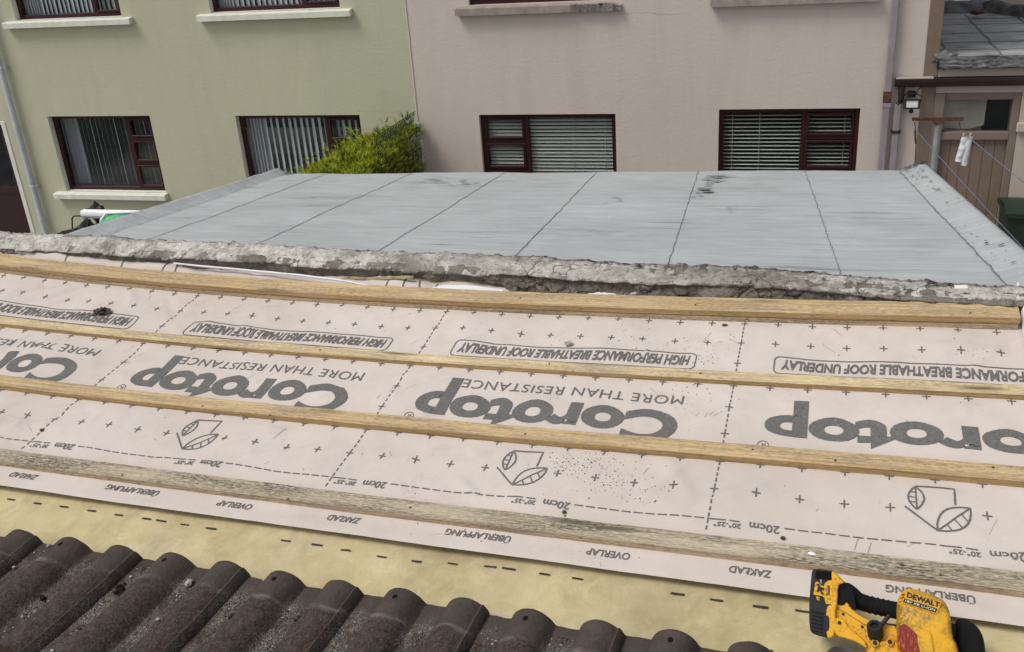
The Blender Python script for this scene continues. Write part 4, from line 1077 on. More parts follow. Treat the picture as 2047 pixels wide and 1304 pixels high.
mb = MB(); mb.blob(V3(atZ(1955, 24, ZR+.2)), .07, (1.4, 1, .5), .4, 2, 2, 6); mb.build('clay_shard', 'rust', rf)
mb = MB()   # gutter with a rolled front lip, and the soffit board behind it
gz = CAMZ-2.415; gx0 = 1.05
prof = [(0, .005), (0, -.085), (-.045, -.10), (-.085, -.085), (-.105, -.03), (-.108, .0), (-.100, .004), (-.094, -.028), (-.075, -.07), (-.03, -.085), (-.012, -.07), (-.012, .005)]
b0 = [[mb.V((x, FY-.01+y, gz+z)) for y, z in prof] for x in (gx0, AX1)]
for k in range(len(prof)): mb.idx((b0[0][k], b0[0][(k+1) % 12], b0[1][(k+1) % 12], b0[1][k]))
mb.idx([mb.V((gx0-.004, FY-.01+y, gz+z)) for y, z in prof[:6]])
gt = mb.build('gutter', 'gutter', an)
mb = MB(); mb.box((gx0, FY-.105, gz+.003), (AX0-.05, FY-.02, gz+.012)); mb.build('gutter_cap', 'paneback', gt)
mb = MB(); mb.box((AX0-.02, FY-.04, ZR-.02), (AX1, FY-.004, ZR+.06)); mb.build('fascia', 'gutter', an)
mb = MB(); px2 = pX+.125
mb.tube([(gx0+.075, FY-.065, gz-.09), (gx0+.072, FY-.065, gz-.14), (px2+.03, FY-.06, gz-.24), (px2, FY-.06, gz-.30)], .036, 10, 1)
sqpipe(mb, px2, FY-.03, 0, gz-.29, .070, .06)
p2 = mb.build('downpipe', ['mauvepipe', 'gutter'], an, bevel=.006)
mb = MB(); z = fac(1785, 260)[1]; mb.box((px2-.05, FY-.098, z-.02), (px2+.055, FY-.02, z+.012)); mb.build('pipe_clip', 'gutter', p2)
# ================================================================== SMALL THINGS IN THE YARD
fl = atY(1823, 208, FY-.16)
t_ = thing('floodlight', 'small black floodlight on the pink wall above the clothes post', 'floodlight', fl)
mb = MB(); Tm = Matrix.Translation(fl) @ Matrix.Rotation(math.radians(-12), 4, 'X')
mb.box((-.088, 0, -.058), (.088, .045, .058), 0, Tm); 
for a, b in (((-.088, -.014, -.058), (-.064, 0, .058)), ((.064, -.014, -.058), (.088, 0, .058)), ((-.064, -.014, -.058), (.064, 0, -.040)), ((-.064, -.014, .036), (.064, 0, .058))): mb.box(a, b, 0, Tm)
for i in range(6): mb.box((-.075+i*.027, .045, -.05), (-.067+i*.027, .06, .05), 0, Tm)
mb.build('housing', 'blackplastic', t_, bevel=.004)
mb = MB(); mb.box((-.064, -.006, -.040), (.064, -.001, .036), 0, Tm); mb.build('lens', 'lampglass', t_)
mb = MB(); mb.tube([fl+V3((-.095, .03, .0)), fl+V3((-.098, .04, .075)), fl+V3((-.06, .11, .09)), fl+V3((.06, .11, .09)), fl+V3((.098, .04, .075)), fl+V3((.095, .03, 0))], .007, 6); mb.box((fl.x-.04, fl.y+.11, fl.z+.05), (fl.x+.04, FY-.002, fl.z+.12)); mb.build('bracket', 'blackplastic', t_)
mb = MB(); mb.blob(fl+V3((.0, .01, -.085)), .026, (1, 1, 1.1), .05); mb.build('sensor', 'blackplastic', t_, smooth=True)
mb = MB(); mb.tube([fl+V3((.03, .07, .07)), fl+V3((.06, .08, .14)), fl+V3((.14, .12, .22)), fl+V3((.22, .14, .25))], .007, 6); mb.build('cable', 'blackplastic', t_, smooth=True)
CP = 10.5; barL, barR = atY(1823, 239, CP), atY(1926, 236, CP); base = atY(1868, 340, CP)
t_ = thing('clothes_post', 'galvanised T-shaped clothes post with rusty crossbar, behind the felt roof corner', 'clothes post', V3((base.x, CP, 0)))
zc = (barL.z+barR.z)/2; xm = (barL.x+barR.x)/2+.0
pxm = atY(1876, 240, CP).x
mb = MB(); mb.tube([(pxm, CP, 0), (pxm, CP, zc-.02)], .027, 14); mb.build('pole', 'galv', t_, angle=40)
mb = MB(); mb.box((barL.x, CP-.022, zc-.018), (barR.x, CP+.022, zc+.004)); mb.box((barL.x, CP-.022, zc+.004), (barR.x, CP-.015, zc+.018)); mb.box((pxm-.045, CP-.035, zc-.05), (pxm+.045, CP+.035, zc-.019)); cb = mb.build('crossbar', 'rust', t_, bevel=.003)
for x in (barL.x+.03, barR.x-.03):
    mb = MB(); mb.tube([(x, CP-.01, zc-.028), (x, CP-.01, zc-.06), (x+.01, CP-.02, zc-.085), (x+.005, CP-.03, zc-.10)], .006, 6); mb.build('line_hook', 'rust', t_)
def cline(a, b, sag, name, label):
    mb = MB(); mb.tube([a.lerp(b, i/40)-V3((0, 0, sag*4*(i/40)*(1-i/40))) for i in range(41)], .0034, 6); o = mb.build(name, 'line', loc=a, smooth=True); tag(o, label, 'clothes line'); return o
la = V3((barL.x+.035, CP-.03, zc-.10)); lb = atY(2047, 492, 7.2); lb = la+(lb-la)*1.6
cline(la, lb, .02, 'clothes_line', 'blue-grey clothes line from the left end of the rusty crossbar')
ra = V3((barR.x-.03, CP-.03, zc-.10)); rb_ = atY(2047, 363, 9.1); rb_ = ra+(rb_-ra)*2.2
cline(ra, rb_, .01, 'clothes_line', 'blue-grey clothes line from the right crossbar end, carrying the white bag')
mb = MB(); mb.tube([la+V3((0, 0, .0)), la+V3((.012, .0, -.10)), la+V3((.02, .0, -.14))], .010, 6); mb.tube([la+V3((.02, 0, -.12)), la+V3((.05, .1, -.75)), la+V3((.09, .1, -1.5))], .003, 5)
o = mb.build('loose_cord', 'rust', loc=la); tag(o, 'short loose cord hanging from the left end of the rusty crossbar', 'cord')
# peg bag hanging on the line: two empty legs of white mesh
bp = atY(1946, 279, ra.lerp(rb_, .0).y-.18); tq = (bp.y-ra.y)/(rb_.y-ra.y); bp = ra.lerp(rb_, tq)-V3((0, 0, .012))
t_ = thing('peg_bag', 'limp white mesh peg bag pegged to the clothes line in front of the brown door', 'peg bag', bp)
mb = MB()
def leg(x0, x1, z1, w0, w1, sd):
    mb.grid(lambda a, b: bp+V3((x0+(x1-x0)*b+(w0+(w1-w0)*b)*math.cos(a*6.283)*(1+.12*nz(b*5, sd)), .028*math.sin(a*6.283)*(.5+b)+.012*nz(a*4, b*5, sd), -z1*b+.008*nz(b*6, a*3, sd))), 18, 20)
leg(.0, -.050, .235, .042, .030, 1); leg(.012, .002, .275, .042, .032, 5)
mb.build('cloth', 'bag', t_, smooth=True)
for dx in (-.03, .03):
    mb = MB(); mb.box(bp+V3((dx-.006, -.012, -.035)), bp+V3((dx+.006, .012, .035))); mb.build('peg', 'oldfelt', t_, bevel=.002)
# wheelie bin
bt = atY(2011, 417, 11.75); 
t_ = thing('wheelie_bin', 'dark green wheelie bin against the annex wall at the right edge', 'wheelie bin', V3((bt.x+.29, 11.95, 0)))
bx, by, bz = bt.x+.29, 11.98, bt.z
mb = MB(); 
def binp(s, z): k = .80+.20*z/(bz-.09); return k
ring = [(-.27, -.30), (.27, -.30), (.27, .26), (-.27, .26)]
b0 = len(mb.v)
for z in (.09, bz-.14, bz-.14, bz-.055):
    k = binp(0, z)+(.04 if z > bz-.15 and z != bz-.14 else 0)
    for x, y in ring: mb.V((bx+x*k, by+y*k, z))
for lv in range(3):
    for k in range(4): mb.idx((b0+lv*4+k, b0+lv*4+(k+1) % 4, b0+lv*4+4+(k+1) % 4, b0+lv*4+4+k))
mb.idx((b0+3, b0+2, b0+1, b0)); mb.build('body', 'bin', t_, bevel=.02)
mb = MB(); mb.grid(lambda a, b: V3((bx-.29+.58*a, by-.33+.60*b, bz-.045+.045*math.sin(b*3.0)+.012*math.sin(a*3.14))), 12, 12); 
for q in range(2): mb.box((bx-.30+.58*q, by-.33, bz-.075), (bx-.28+.58*q, by+.27, bz-.03))
mb.box((bx-.28, by-.335, bz-.08), (bx+.28, by-.31, bz-.03)); mb.box((bx-.13, by-.37, bz-.07), (bx+.13, by-.335, bz-.045)); mb.build('lid', 'bin', t_, angle=40)
mb = MB(); mb.tube([(bx-.27, by+.33, bz-.06), (bx+.27, by+.33, bz-.06)], .016, 8); mb.build('handle', 'bin', t_)
for s in (-1, 1):
    mb = MB(); mb.tube([(bx+s*.22, by+.24, .10), (bx+s*.27, by+.24, .10)], .10, 16); mb.build('wheel', 'blackplastic', t_)
# heap by the left window
gp0, gp1 = atY(166, 428, 11.0), atY(300, 427, 11.0)
mb = MB(); c0, c1 = V3(gp0), V3(gp1+V3((1.2, 0, 0)))
cs = [(0, .055), (.02, .062), (.045, .05), (.05, .0), (.045, -.035), (.03, -.05), (.0, -.06), (-.03, -.05), (-.05, -.02), (-.052, .02), (-.045, .045), (-.02, .06)]
b0 = [[mb.V(V3((x, 11.0+y, gp0.z+z))) for y, z in cs] for x in (c0.x, c1.x)]
for k in range(12): mb.idx((b0[0][k], b0[0][(k+1) % 12], b0[1][(k+1) % 12], b0[1][k]))
mb.idx(b0[0]); mb.idx(b0[1][::-1])
mb.box((c0.x+.002, 10.942, gp0.z-.012), (c1.x, 10.948, gp0.z+.002), 1)
o = mb.build('gutter_length', ['white', 'greypipe'], loc=V3((c0.x, 11, gp0.z)), bevel=.006); tag(o, 'white plastic trim length lying across the black bags below the left window', 'plastic trim')
ga, gb, gc, gd = atY(196, 448, 10.6), atY(215, 428, 10.75), atY(300, 424, 10.75), atY(300, 470, 10.6)
mb = MB(); mb.grid(lambda a, b: (gb.lerp(gc, a)).lerp(ga.lerp(gd, a), b)+V3((0, .012*nz(a*6, b*6), .01*nz(a*5, b*5, 2))), 24, 12)
gs = mb.build('plastic_sack', 'greensack', loc=ga, smooth=True); tag(gs, 'green plastic sheet with white border leaning on the white trim, left of the felt roof', 'plastic sheet')
mb = MB(); mb.tube([ga-V3((.02, .01, .12)), ga.lerp(gb, .5)-V3((.012, .012, 0)), gb+V3((-.01, -.012, .012)), gb.lerp(gc, .5)+V3((0, -.012, .014)), gc+V3((0, -.012, .012))], .017, 6); o = mb.build('border', 'white', smooth=True); o.parent = gs; o.location = -gs.location
for i, (x, y, Y, r, sq, l) in enumerate([(178, 466, 10.9, .20, (1.15, .7, .75), 'crumpled shiny black refuse bag under the white trim'), (132, 486, 10.75, .22, (1.3, .8, .62), 'black refuse bag half hidden by the parapet, lowest of the heap')]):
    c = atY(x, y, Y); mb = MB(); mb.blob(c, r, sq, .50, 1.7, 4, i*7+2); o = mb.build('refuse_bag', 'blackbag', loc=c); tag(o, l, 'refuse bag')
c = atY(193, 418, 11.25); mb = MB(); mb.blob(c-V3((0, 0, .06)), .10, (1.25, .7, 1.2), .7, 2.2, 2, 3); o = mb.build('black_scrap', 'blackbag', loc=c); tag(o, 'pointed scrap of black plastic behind the white trim', 'plastic scrap')
a = atY(145, 470, 10.9); b = atY(144, 437, 10.95); d = atY(150, 432, 10.95); e = atY(168, 432, 10.98)
mb = MB(); mb.tube([V3((a.x, a.y, .0)), a, b.lerp(a, .2), b, b.lerp(d, .6)+V3((-.005, 0, .01)), d, e], .010, 8); o = mb.build('bent_rod', 'blackplastic', loc=V3((a.x, a.y, 0)), smooth=True); tag(o, 'thin black bent rod standing beside the black bags', 'rod')
# ================================================================== HEDGE AND MESH FENCE
print('hedge')
t_ = thing('mesh_fence', 'dark green welded mesh fence panel running into the party line, half swallowed by the hedge', 'fence', V3((-4.87, 11.4, 0)))
FX = -4.88; ft = CAMZ-2.745
mb = MB(); y = 10.95
def fz(z): # ribbed top of the panel leans outward
    k = (ft-z); return -.030*math.exp(-((k-.12)/.035)**2)
while y < 12.34:
    mb.tube([(FX+fz(z), y, z) for z in (.1, ft-.5, ft-.2, ft-.155, ft-.12, ft-.085, ft-.05, ft)], .0042, 4, cap=False); y += .052
for z in (ft, ft-.03, ft-.12, ft-.25, ft-.45, ft-.65): mb.tube([(FX+fz(z), 10.95, z), (FX+fz(z), 12.36, z)], .0052, 5)
mb.build('mesh_panel', 'wire', t_)
mb = MB(); mb.box((FX-.0, 12.30, 0), (FX+.06, 12.36, ft-.15)); mb.build('fence_post', 'greypipe', t_)
hd = thing('conifer_hedge', 'golden green conifer hedge filling the gap between the felt roof and the party line', 'hedge', V3((-5.3, 11.2, 0)))
rnd = random.Random(33)
mb = MB(); tips = []
def topz(x, y): return CAMZ-3.0+.07*nz(x*2.3, y*2.0)+.05*nz(x*6, y*6)-.10*sst(-5.35, -5.65, x)+.10*math.exp(-((y-12.0)/.35)**2)*sst(-5.3, -4.95, x)
def spray(p, d, L, w):
    d = d.normalized(); s = d.cross(V3((rnd.uniform(-1, 1), rnd.uniform(-1, 1), rnd.uniform(-.3, 1)))).normalized()
    n_ = 3; q = p.copy()
    for k in range(n_):
        a = k/n_; b = (k+1)/n_; e = p+d*(L*b)+V3((0, 0, -.05*L*b*b))+s*(L*.08*math.sin(k*2.1))
        w0 = w*(1-a)**.7; w1_ = w*(1-b)**.7
        i = [mb.V(q+s*w0), mb.V(q-s*w0), mb.V(e-s*w1_), mb.V(e+s*w1_)]; mb.idx(i if k < n_-1 else i); tips.extend([a, a, b, b]); q = e
    # side fronds
    for k in range(4):
        a = .15+.19*k; o_ = p+d*(L*a); sd = s if k % 2 else -s; e = o_+(d*.75+sd*.7).normalized()*L*.38*(1.1-a); i = [mb.V(o_+d*.006), mb.V(o_-d*.006), mb.V(e)]; mb.idx(i); tips.extend([a, a, min(1, a+.45)])
for _ in range(14500):
    x = rnd.uniform(-5.72, -4.80); y = rnd.uniform(9.7, 12.33); zt = topz(x, y)
    m_ = rnd.random()
    if m_ < .62: z = zt-abs(rnd.gauss(0, .05)); d = V3((rnd.gauss(0, .55), rnd.gauss(-.15, .5), rnd.uniform(.5, 1.2)))
    else:
        z = zt-rnd.uniform(.0, 1.15)
        if rnd.random() < .4: x = -4.84+rnd.gauss(0, .03); d = V3((rnd.uniform(.1, .6), rnd.gauss(0, .5), rnd.uniform(.2, 1)))
        elif rnd.random() < .6: x = -5.70+rnd.gauss(0, .04); d = V3((rnd.uniform(-1, -.3), rnd.gauss(0, .5), rnd.uniform(.1, 1)))
        else: y = 9.7+rnd.gauss(0, .04); d = V3((rnd.gauss(0, .4), -.8, rnd.uniform(.1, 1)))
    spray(V3((x, y, z)), d, rnd.uniform(.045, .115), rnd.uniform(.0045, .0085))
for (x, y, zt, n_) in [(-4.97, 12.15, CAMZ-2.72, 46), (-5.08, 11.75, CAMZ-2.74, 22), (-4.93, 11.9, CAMZ-2.86, 60), (-5.25, 11.9, CAMZ-2.86, 18), (-4.95, 11.3, CAMZ-2.86, 30)]:
    for k in range(n_): a = rnd.random(); spray(V3((x+rnd.gauss(0, .04), y+rnd.gauss(0, .04), zt-.42+.40*a)), V3((rnd.gauss(0, .35), rnd.gauss(0, .35), 1)), rnd.uniform(.07, .16), .009)
p_ = atY(702, 262, 11.9)
for k in range(9): spray(p_+V3((.03*k, -.02*k, -.025*k)), V3((-.5, .2, .9)), .10, .007)
mb.att = {'tip': [max(0, min(1, q*.9+.25*rnd.random()-.05)) for q in tips]}
mb.build('foliage', 'leaf', hd)
mb = MB()
for _ in range(26):
    x, y = rnd.uniform(-5.6, -4.95), rnd.uniform(9.8, 12.2); mb.tube([(x, y, 0), (x+rnd.gauss(0, .04), y+rnd.gauss(0, .04), .8), (x+rnd.gauss(0, .1), y+rnd.gauss(0, .1), topz(x, y)-.12)], [.02, .014, .004], 5)
mb.grid(lambda a, b: V3((-5.62+.70*a, 9.78+2.5*b, topz(-5.62+.70*a, 9.78+2.5*b)-.13)), 14, 30); mb.box((-5.60, 9.8, .1), (-4.93, 12.28, CAMZ-3.25))
mb.build('branches', 'twig', hd)
# ================================================================== CORDLESS SAW
print('saw')
SD = 1.80
SO = at_depth(1790, 1240, SD); ez = -(ray(1790, 1240).normalized()); ex = (W @ V3((1, 0, 0))); ex = (ex-ez*ex.dot(ez)).normalized(); ey = ez.cross(ex)
SK = SD*ray(1790, 1240).length/F
# tilt the tool forward a little so that it stands on its shoe
def ST(x, y, d=0.0):
    """x, y in a tracing frame of the tool (4.874 units per photo pixel), d = metres towards the viewer"""
    px = 1580+x/4.874-1790; py = 1104+y/4.874-1240
    return SO+ex*((px-2)*SK/1.195)+ey*(-(py+1)*SK/1.125)+ez*d
sw = thing('circular_saw', 'scuffed yellow and black cordless circular saw standing on the underlay at the lower right', 'power tool', roof(2.40, -.06, 0))
def part(name, poly, d0, d1, mt, par=None, bev=.004, segs=3, taper=0.0):
    mb = MB(); cx = sum(p[0] for p in poly)/len(poly); cy = sum(p[1] for p in poly)/len(poly)
    n_ = len(poly)
    if taper:
        rings = [(d0, 1-taper*.3), (d0+(d1-d0)*.25, 1), (d0+(d1-d0)*.7, 1), (d1, 1-taper)]
    else: rings = [(d0, 1), (d1, 1)]
    ids = [[mb.V(ST(cx+(x-cx)*k, cy+(y-cy)*k, d)) for x, y in poly] for d, k in rings]
    mb.idx(ids[0][::-1]); mb.idx(ids[-1])
    for a, b in zip(ids, ids[1:]):
        for k in range(n_): mb.idx((a[k], a[(k+1) % n_], b[(k+1) % n_], b[k]))
    return mb.build(name, mt, par or sw, bevel=bev, segs=segs, angle=40)
def smoothpoly(P, it=2):
    for _ in range(it):
        Q = []
        for a, b in zip(P, P[1:]+P[:1]): Q += [(a[0]*.75+b[0]*.25, a[1]*.75+b[1]*.25), (a[0]*.25+b[0]*.75, a[1]*.25+b[1]*.75)]
        P = Q
    return P
def decal(mb, poly, d, m=0): mb.idx([mb.V(ST(x, y, d)) for x, y in poly], m)
bt_ = part('battery', smoothpoly([(252, 150), (440, 175), (470, 205), (455, 400), (425, 780), (380, 835), (195, 795), (165, 740), (182, 500), (232, 210)], 2), -.075, .024, 'sawblack', bev=.005)
mb = MB()   # yellow label panel with lettering
decal(mb, [(398, 278), (448, 266), (440, 330), (424, 510), (356, 500), (345, 440), (322, 425), (238, 412), (244, 380), (268, 290), (292, 286), (318, 318), (352, 330), (366, 300)], .0246)
decal(mb, [(270, 385), (292, 330), (270, 318), (300, 300), (318, 338), (352, 345), (350, 372), (322, 372), (352, 415), (322, 412), (304, 372), (292, 392)], .0250, 1)
decal(mb, [(300, 432), (262, 428), (270, 462), (292, 470)], .0250); decal(mb, [(385, 322), (412, 325), (402, 420), (365, 418)], .0250, 1)
def rt(x0, y0, dx, dy, up): # lettering running along (dx,dy)
    L = math.hypot(dx, dy); ux, uy = dx/L, dy/L
    return lambda a, b: ST(x0+ux*a+uy*b*up, y0+uy*a-ux*b*up, .0255)
place_text(mb, 'DEWALT', rt(374, 326, -4, 92, 1), (0, 90, 2, 22), m=0, bold=.03)
place_text(mb, '18V', rt(318, 262, -4, 46, 1), (0, 44, 0, 17), m=2); place_text(mb, '5.0', rt(290, 420, -3, 40, 1), (0, 38, -2, 14), m=1, bold=.02)
mb.build('battery_label', ['sawyellow', 'sawlabel', 'sawtext'], bt_)
mb = MB()   # ridges of the release button and the cooling slots
def bar(x0, y0, x1, y1, w, d0, d1, m=0):
    L = math.hypot(x1-x0, y1-y0); nx, ny = -(y1-y0)/L*w, (x1-x0)/L*w
    mb.prism([(x0+nx, y0+ny), (x1+nx, y1+ny), (x1-nx, y1-ny), (x0-nx, y0-ny)], ST, d0, d1, m)
for k in range(8):
    mb = MB(); bar(284-k*2, 178+k*10, 436-k*1, 196+k*10, 3, .022, .0265); mb.build('button_ridge', 'sawrubber', bt_)
for k in range(6):
    mb = MB(); bar(200-k*2, 565+k*36, 318-k*4, 590+k*36, 7, .022, .028); mb.build('cooling_rib', 'sawblack', bt_, bevel=.0006, segs=1)
part('latch', smoothpoly([(328, 620), (372, 612), (382, 640), (372, 752), (338, 768), (320, 740)], 1), .015, .031, 'sawblack', bt_, .002)
part('battery_shoe', smoothpoly([(440, 178), (478, 196), (572, 300), (528, 312), (498, 320), (474, 500), (452, 560), (425, 800), (372, 832), (336, 822), (346, 640), (360, 560), (372, 520), (424, 515), (440, 330)], 1), -.06, .030, 'sawyellow', bev=.004)
part('handle_base', smoothpoly([(470, 500), (520, 522), (562, 470), (600, 545), (690, 620), (800, 672), (960, 705), (1060, 720), (1080, 1160), (760, 1160), (738, 940), (640, 868), (520, 830), (432, 812), (412, 740), (430, 640), (452, 520)], 2), -.055, .018, 'sawyellow', bev=.007, segs=4)
part('hinge_lug', smoothpoly([(428, 650), (470, 632), (530, 655), (560, 720), (640, 790), (720, 860), (735, 930), (640, 862), (520, 826), (435, 806), (414, 742)], 1), .005, .030, 'sawyellow', bev=.004)
mb = MB(); mb.tube([ST(478, 682, .026), ST(478, 682, .0315)], .0032, 12); mb.build('screw', 'sawblack', sw)
mb = MB()   # moulding seam and fixings along the yellow shell
for a_, b_ in (((470, 660), (560, 745)), ((560, 745), (650, 815)), ((650, 815), (735, 885)), ((470, 545), (600, 620)), ((600, 620), (720, 700)), ((720, 700), (860, 735))):
    bar(a_[0], a_[1], b_[0], b_[1], 2.2, .0178, .0188)
mb.build('shell_seam', 'sawlabel', sw)
for x, y in ((700, 720), (520, 600), (880, 960)):
    mb = MB(); mb.tube([ST(x, y, .015), ST(x, y, .0195)], .0026, 10); mb.build('screw', 'sawblack', sw)
# rubber grip: a tapering swept tube
mb = MB(); P = [(520, 470, -.01), (530, 400, -.008), (560, 352, -.006), (610, 400, -.008), (670, 470, -.012), (760, 500, -.016), (880, 530, -.018), (990, 552, -.02), (1070, 570, -.02)]
Q = []
for i in range(len(P)-1):
    for k in range(6):
        q = k/6; Q.append(tuple(a*(1-q)+b*q for a, b in zip(P[i], P[i+1])))
Q.append(P[-1])
for _ in range(6): Q = [Q[0]]+[tuple((a+2*b+c)/4 for a, b, c in zip(Q[i-1], Q[i], Q[i+1])) for i in range(1, len(Q)-1)]+[Q[-1]]
R_ = [.011+.0045*sst(0, .45, i/len(Q)) +.0012*math.sin(i*2.2)*(1 if 30 < i < 44 else 0) for i in range(len(Q))]
mb.tube([ST(*q) for q in Q], R_, 18); mb.build('grip', 'sawrubber', sw, smooth=True)
part('grip_heel', smoothpoly([(505, 312), (560, 292), (606, 318), (650, 392), (650, 480), (660, 560), (620, 560), (588, 500), (566, 462), (545, 514), (488, 516), (474, 476)], 2), -.03, .020, 'sawrubber', bev=.006)
part('lock_button', [(528, 322), (552, 318), (562, 340), (536, 346)], .018, .023, 'sawblack', bev=.0015)
# motor housing: crowned block with a sloping top
top = smoothpoly([(1085, 440), (1160, 360), (1262, 366), (1500, 455), (1545, 520), (1562, 610), (1556, 830), (1598, 880), (1600, 1180), (1010, 1180), (1030, 760), (1058, 520)], 2)
mb = MB(); lay_ = [(-.07, .97, 0), (-.06, 1.0, 0), (.028, 1.0, 0), (.050, .985, 10), (.066, .93, 46), (.072, .86, 60)]
cx, cy = 1310, 800; ids = []
for d, k, dn in lay_:
    ring = []
    for x, y in top:
        yy = cy+(y-cy)*k; 
        if y < 700: yy += dn*(700-y)/330.0
        ring.append(mb.V(ST(cx+(x-cx)*k, yy, d)))
    ids.append(ring)
n_ = len(top)
for a, b in zip(ids, ids[1:]):
    for k in range(n_): mb.idx((a[k], a[(k+1) % n_], b[(k+1) % n_], b[k]))
mb.idx(ids[0][::-1]); mb.idx(ids[-1])
mh = mb.build('motor_housing', 'sawdirty', sw, smooth=True)
m_ = mh.modifiers.new('Bevel', 'BEVEL'); m_.width = .003; m_.segments = 2; m_.limit_method = 'ANGLE'; m_.angle_limit = .6
# label block standing proud on the crown
def lab(x, y, d=0): return ST(x, y, .0745+d)
mb = MB()
mb.prism([(1168, 392), (1492, 492), (1432, 612), (1112, 508)], lambda x, y, d: lab(x, y, d), -.03, .0, 0)
mb.build('label_block', 'sawyellow', mh, bevel=.003)
mb = MB(); decal(mb, [(1140, 458), (1438, 556), (1418, 590), (1122, 492)], .0752, 0)
def q_lab(x0, y0, x1, y1, hx, hy, d):
    return lambda a, b: ST(x0+(x1-x0)*a+hx*b, y0+(y1-y0)*a+hy*b, d)
place_text(mb, 'DEWALT', q_lab(1160, 448, 1455, 545, 15, -48, .0756), (0, 1, 0, 1), m=0, bold=.04)
place_text(mb, '18V XR LI-ION', q_lab(1136, 490, 1418, 582, 11, -26, .0757), (.02, .97, .08, .82), m=1, bold=.01)
mb.build('lettering', ['sawlabel', 'sawtext'], mh)
mb = MB()
for k in range(4):
    for q in ((1075+k*12, 520-k*34, 1118+k*8, 500-k*30), (1462+k*9, 640-k*36, 1520+k*6, 655-k*40)):
        mb = MB(); bar(*q, 5, .045, .066-k*.001); mb.build('vent_rib', 'sawyellow', mh, bevel=.0008, segs=1)
part('end_cap', smoothpoly([(1092, 668), (1340, 756), (1362, 790), (1366, 1180), (1030, 1180), (1042, 780), (1070, 700)], 1), .06, .0765, 'sawdirty', mh, .003)
mb = MB(); decal(mb, [(1062, 712), (1110, 690), (1160, 720), (1222, 790), (1218, 860), (1240, 980), (1225, 1100), (1140, 1060), (1100, 985), (1034, 930), (1030, 860), (1044, 770)], .0773); mb.build('paint_mark', 'sawred', mh)
mb = MB(); decal(mb, [(1525, 660), (1552, 640), (1556, 800), (1528, 850)], .0300); mb.build('side_sticker', 'sawtext', mh)
# depth lever and its knob
mb = MB(); kc_ = ST(825, 745, .035); ax = (ez*.8+ey*.6).normalized()
def disc(c, r, h0, h1, m=0, n=28):
    a = ax.cross(V3((1, 0, 0))).normalized(); b = ax.cross(a)
    p = [(r*.9, h0), (r, h0+.004), (r, h1-.003), (r*.88, h1), (r*.5, h1), (r*.45, h1-.006), (.001, h1-.006)]
    R = [[mb.V(c+a*q*math.cos(k*6.2832/n)+b*q*math.sin(k*6.2832/n)+ax*h) for k in range(n)] for q, h in p]
    for A, B in zip(R, R[1:]):
        for k in range(n): mb.idx((A[k], A[(k+1) % n], B[(k+1) % n], B[k]), m)
disc(kc_, .0135, -.020, .012); lv = mb.build('lever_knob', 'sawblack', sw, angle=40)
mb = MB(); bar(880, 715, 985, 608, 22, .022, .034); mb.build('lever_arm', 'sawblack', sw, bevel=.003)
mb = MB(); mb.tube([ST(818, 880, .010), ST(822, 800, .028)], .0065, 10); mb.build('lever_stem', 'steel', sw)
for x, y in ((958, 862), (812, 872)):
    mb = MB(); mb.tube([ST(x, y+30, -.02), ST(x, y, .030), ST(x, y-1, .033)], [.0075, .0072, .006], 14); mb.build('screw_boss', 'sawyellow', sw, angle=40)
    mb = MB(); mb.tube([ST(x, y-2, .031), ST(x, y-3, .0345)], .0042, 8); mb.build('screw', 'sawblack', sw)
part('gear_case', smoothpoly([(740, 880), (930, 850), (1030, 800), (1040, 1160), (740, 1160)], 2), -.05, .026, 'sawyellow', bev=.008, segs=3)
part('knob_neck', smoothpoly([(1540, 690), (1620, 680), (1640, 830), (1560, 850)], 1), -.03, .0, 'sawblack', bev=.004)
part('front_knob', smoothpoly([(1612, 690), (1640, 646), (1705, 640), (1800, 700), (1850, 780), (1862, 900), (1850, 1060), (1760, 1120), (1590, 1080), (1585, 860), (1604, 760)], 2), -.05, .020, 'sawrubber', bev=.012, segs=5, taper=.22)
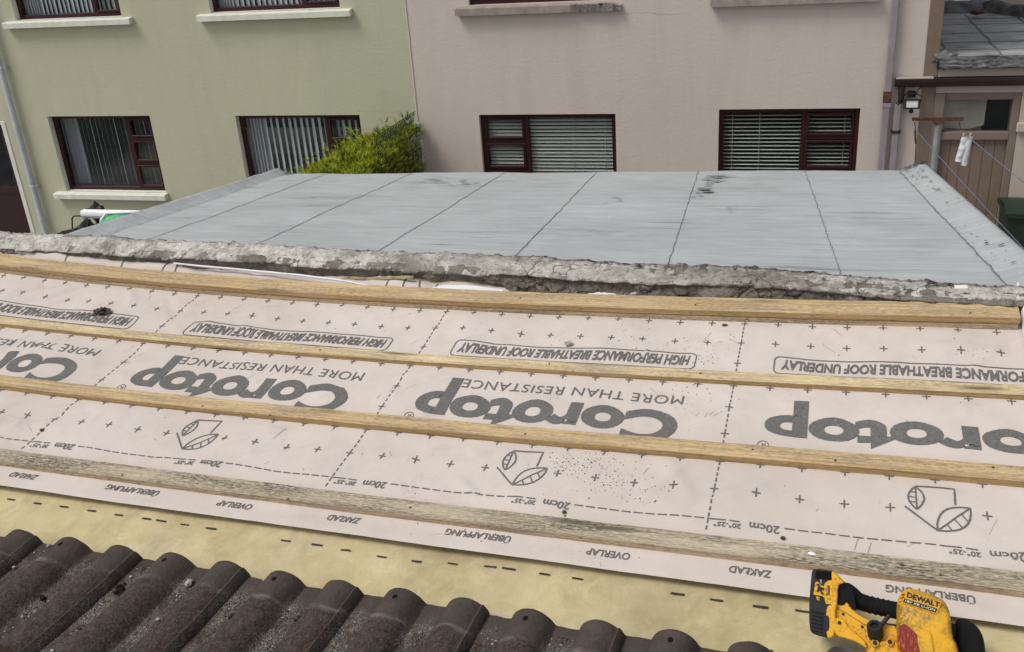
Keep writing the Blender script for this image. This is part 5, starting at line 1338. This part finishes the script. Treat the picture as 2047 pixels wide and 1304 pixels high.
# steel shoe on the sheet, blade guard behind it
mb = MB()
q = [inv_roof(x, y) for x, y in ((1655, 1303), (1664, 1295), (1690, 1293), (1714, 1303))]
pl = q+[(2.62, -.06), (2.63, -.20), (2.24, -.21)]
a_ = [mb.V(roof(u, v, -.004)) for u, v in pl]; b_ = [mb.V(roof(u, v, .004)) for u, v in pl]
mb.idx(a_[::-1]); mb.idx(b_)
for k in range(len(pl)): mb.idx((a_[k], a_[(k+1) % len(pl)], b_[(k+1) % len(pl)], b_[k]))
mb.build('shoe_plate', 'steel', sw, bevel=.001)
# ================================================================== CAMERA, LIGHT, WORLD
cd = bpy.data.cameras.new('camera'); cam = bpy.data.objects.new('camera', cd); C.objects.link(cam)
cd.sensor_fit = 'HORIZONTAL'; cd.sensor_width = 36; cd.lens = 36*F/2047; cd.clip_start = .05; cd.clip_end = 2000
Rm = W @ Matrix(((1, 0, 0), (0, -1, 0), (0, 0, -1)))
Rm = Rm.to_quaternion().to_matrix()
cam.matrix_world = Matrix.Translation(CAM) @ Rm.to_4x4()
scene.camera = cam
SUN_EL, SUN_AZ = math.radians(58), math.radians(234)     # azimuth clockwise from +Y
wd = bpy.data.worlds.new('World'); scene.world = wd; wd.use_nodes = True; nt = wd.node_tree
sky = nt.nodes.new('ShaderNodeTexSky'); sky.sky_type = 'NISHITA'; sky.sun_disc = False; sky.sun_elevation = SUN_EL; sky.sun_rotation = SUN_AZ
sky.air_density = 1.0; sky.dust_density = 3.0; sky.ozone_density = 1.0
hs = nt.nodes.new('ShaderNodeHueSaturation'); hs.inputs['Saturation'].default_value = .2
nt.links.new(sky.outputs[0], hs.inputs['Color']); nt.links.new(hs.outputs[0], nt.nodes['Background'].inputs[0])
nt.nodes['Background'].inputs[1].default_value = .11
sd_ = bpy.data.lights.new('sun', 'SUN'); sd_.energy = 1.5; sd_.angle = math.radians(24); sd_.color = (1, .955, .885)
sn = bpy.data.objects.new('sun', sd_); C.objects.link(sn)
dv_ = V3((math.sin(SUN_AZ)*math.cos(SUN_EL), math.cos(SUN_AZ)*math.cos(SUN_EL), math.sin(SUN_EL)))
sn.rotation_euler = dv_.to_track_quat('Z', 'Y').to_euler(); sn.location = (0, -5, 20)
vs_ = scene.view_settings; vs_.view_transform = 'Standard'; vs_.look = 'None'; vs_.exposure = EXPO; vs_.gamma = 1; vs_.use_curve_mapping = False
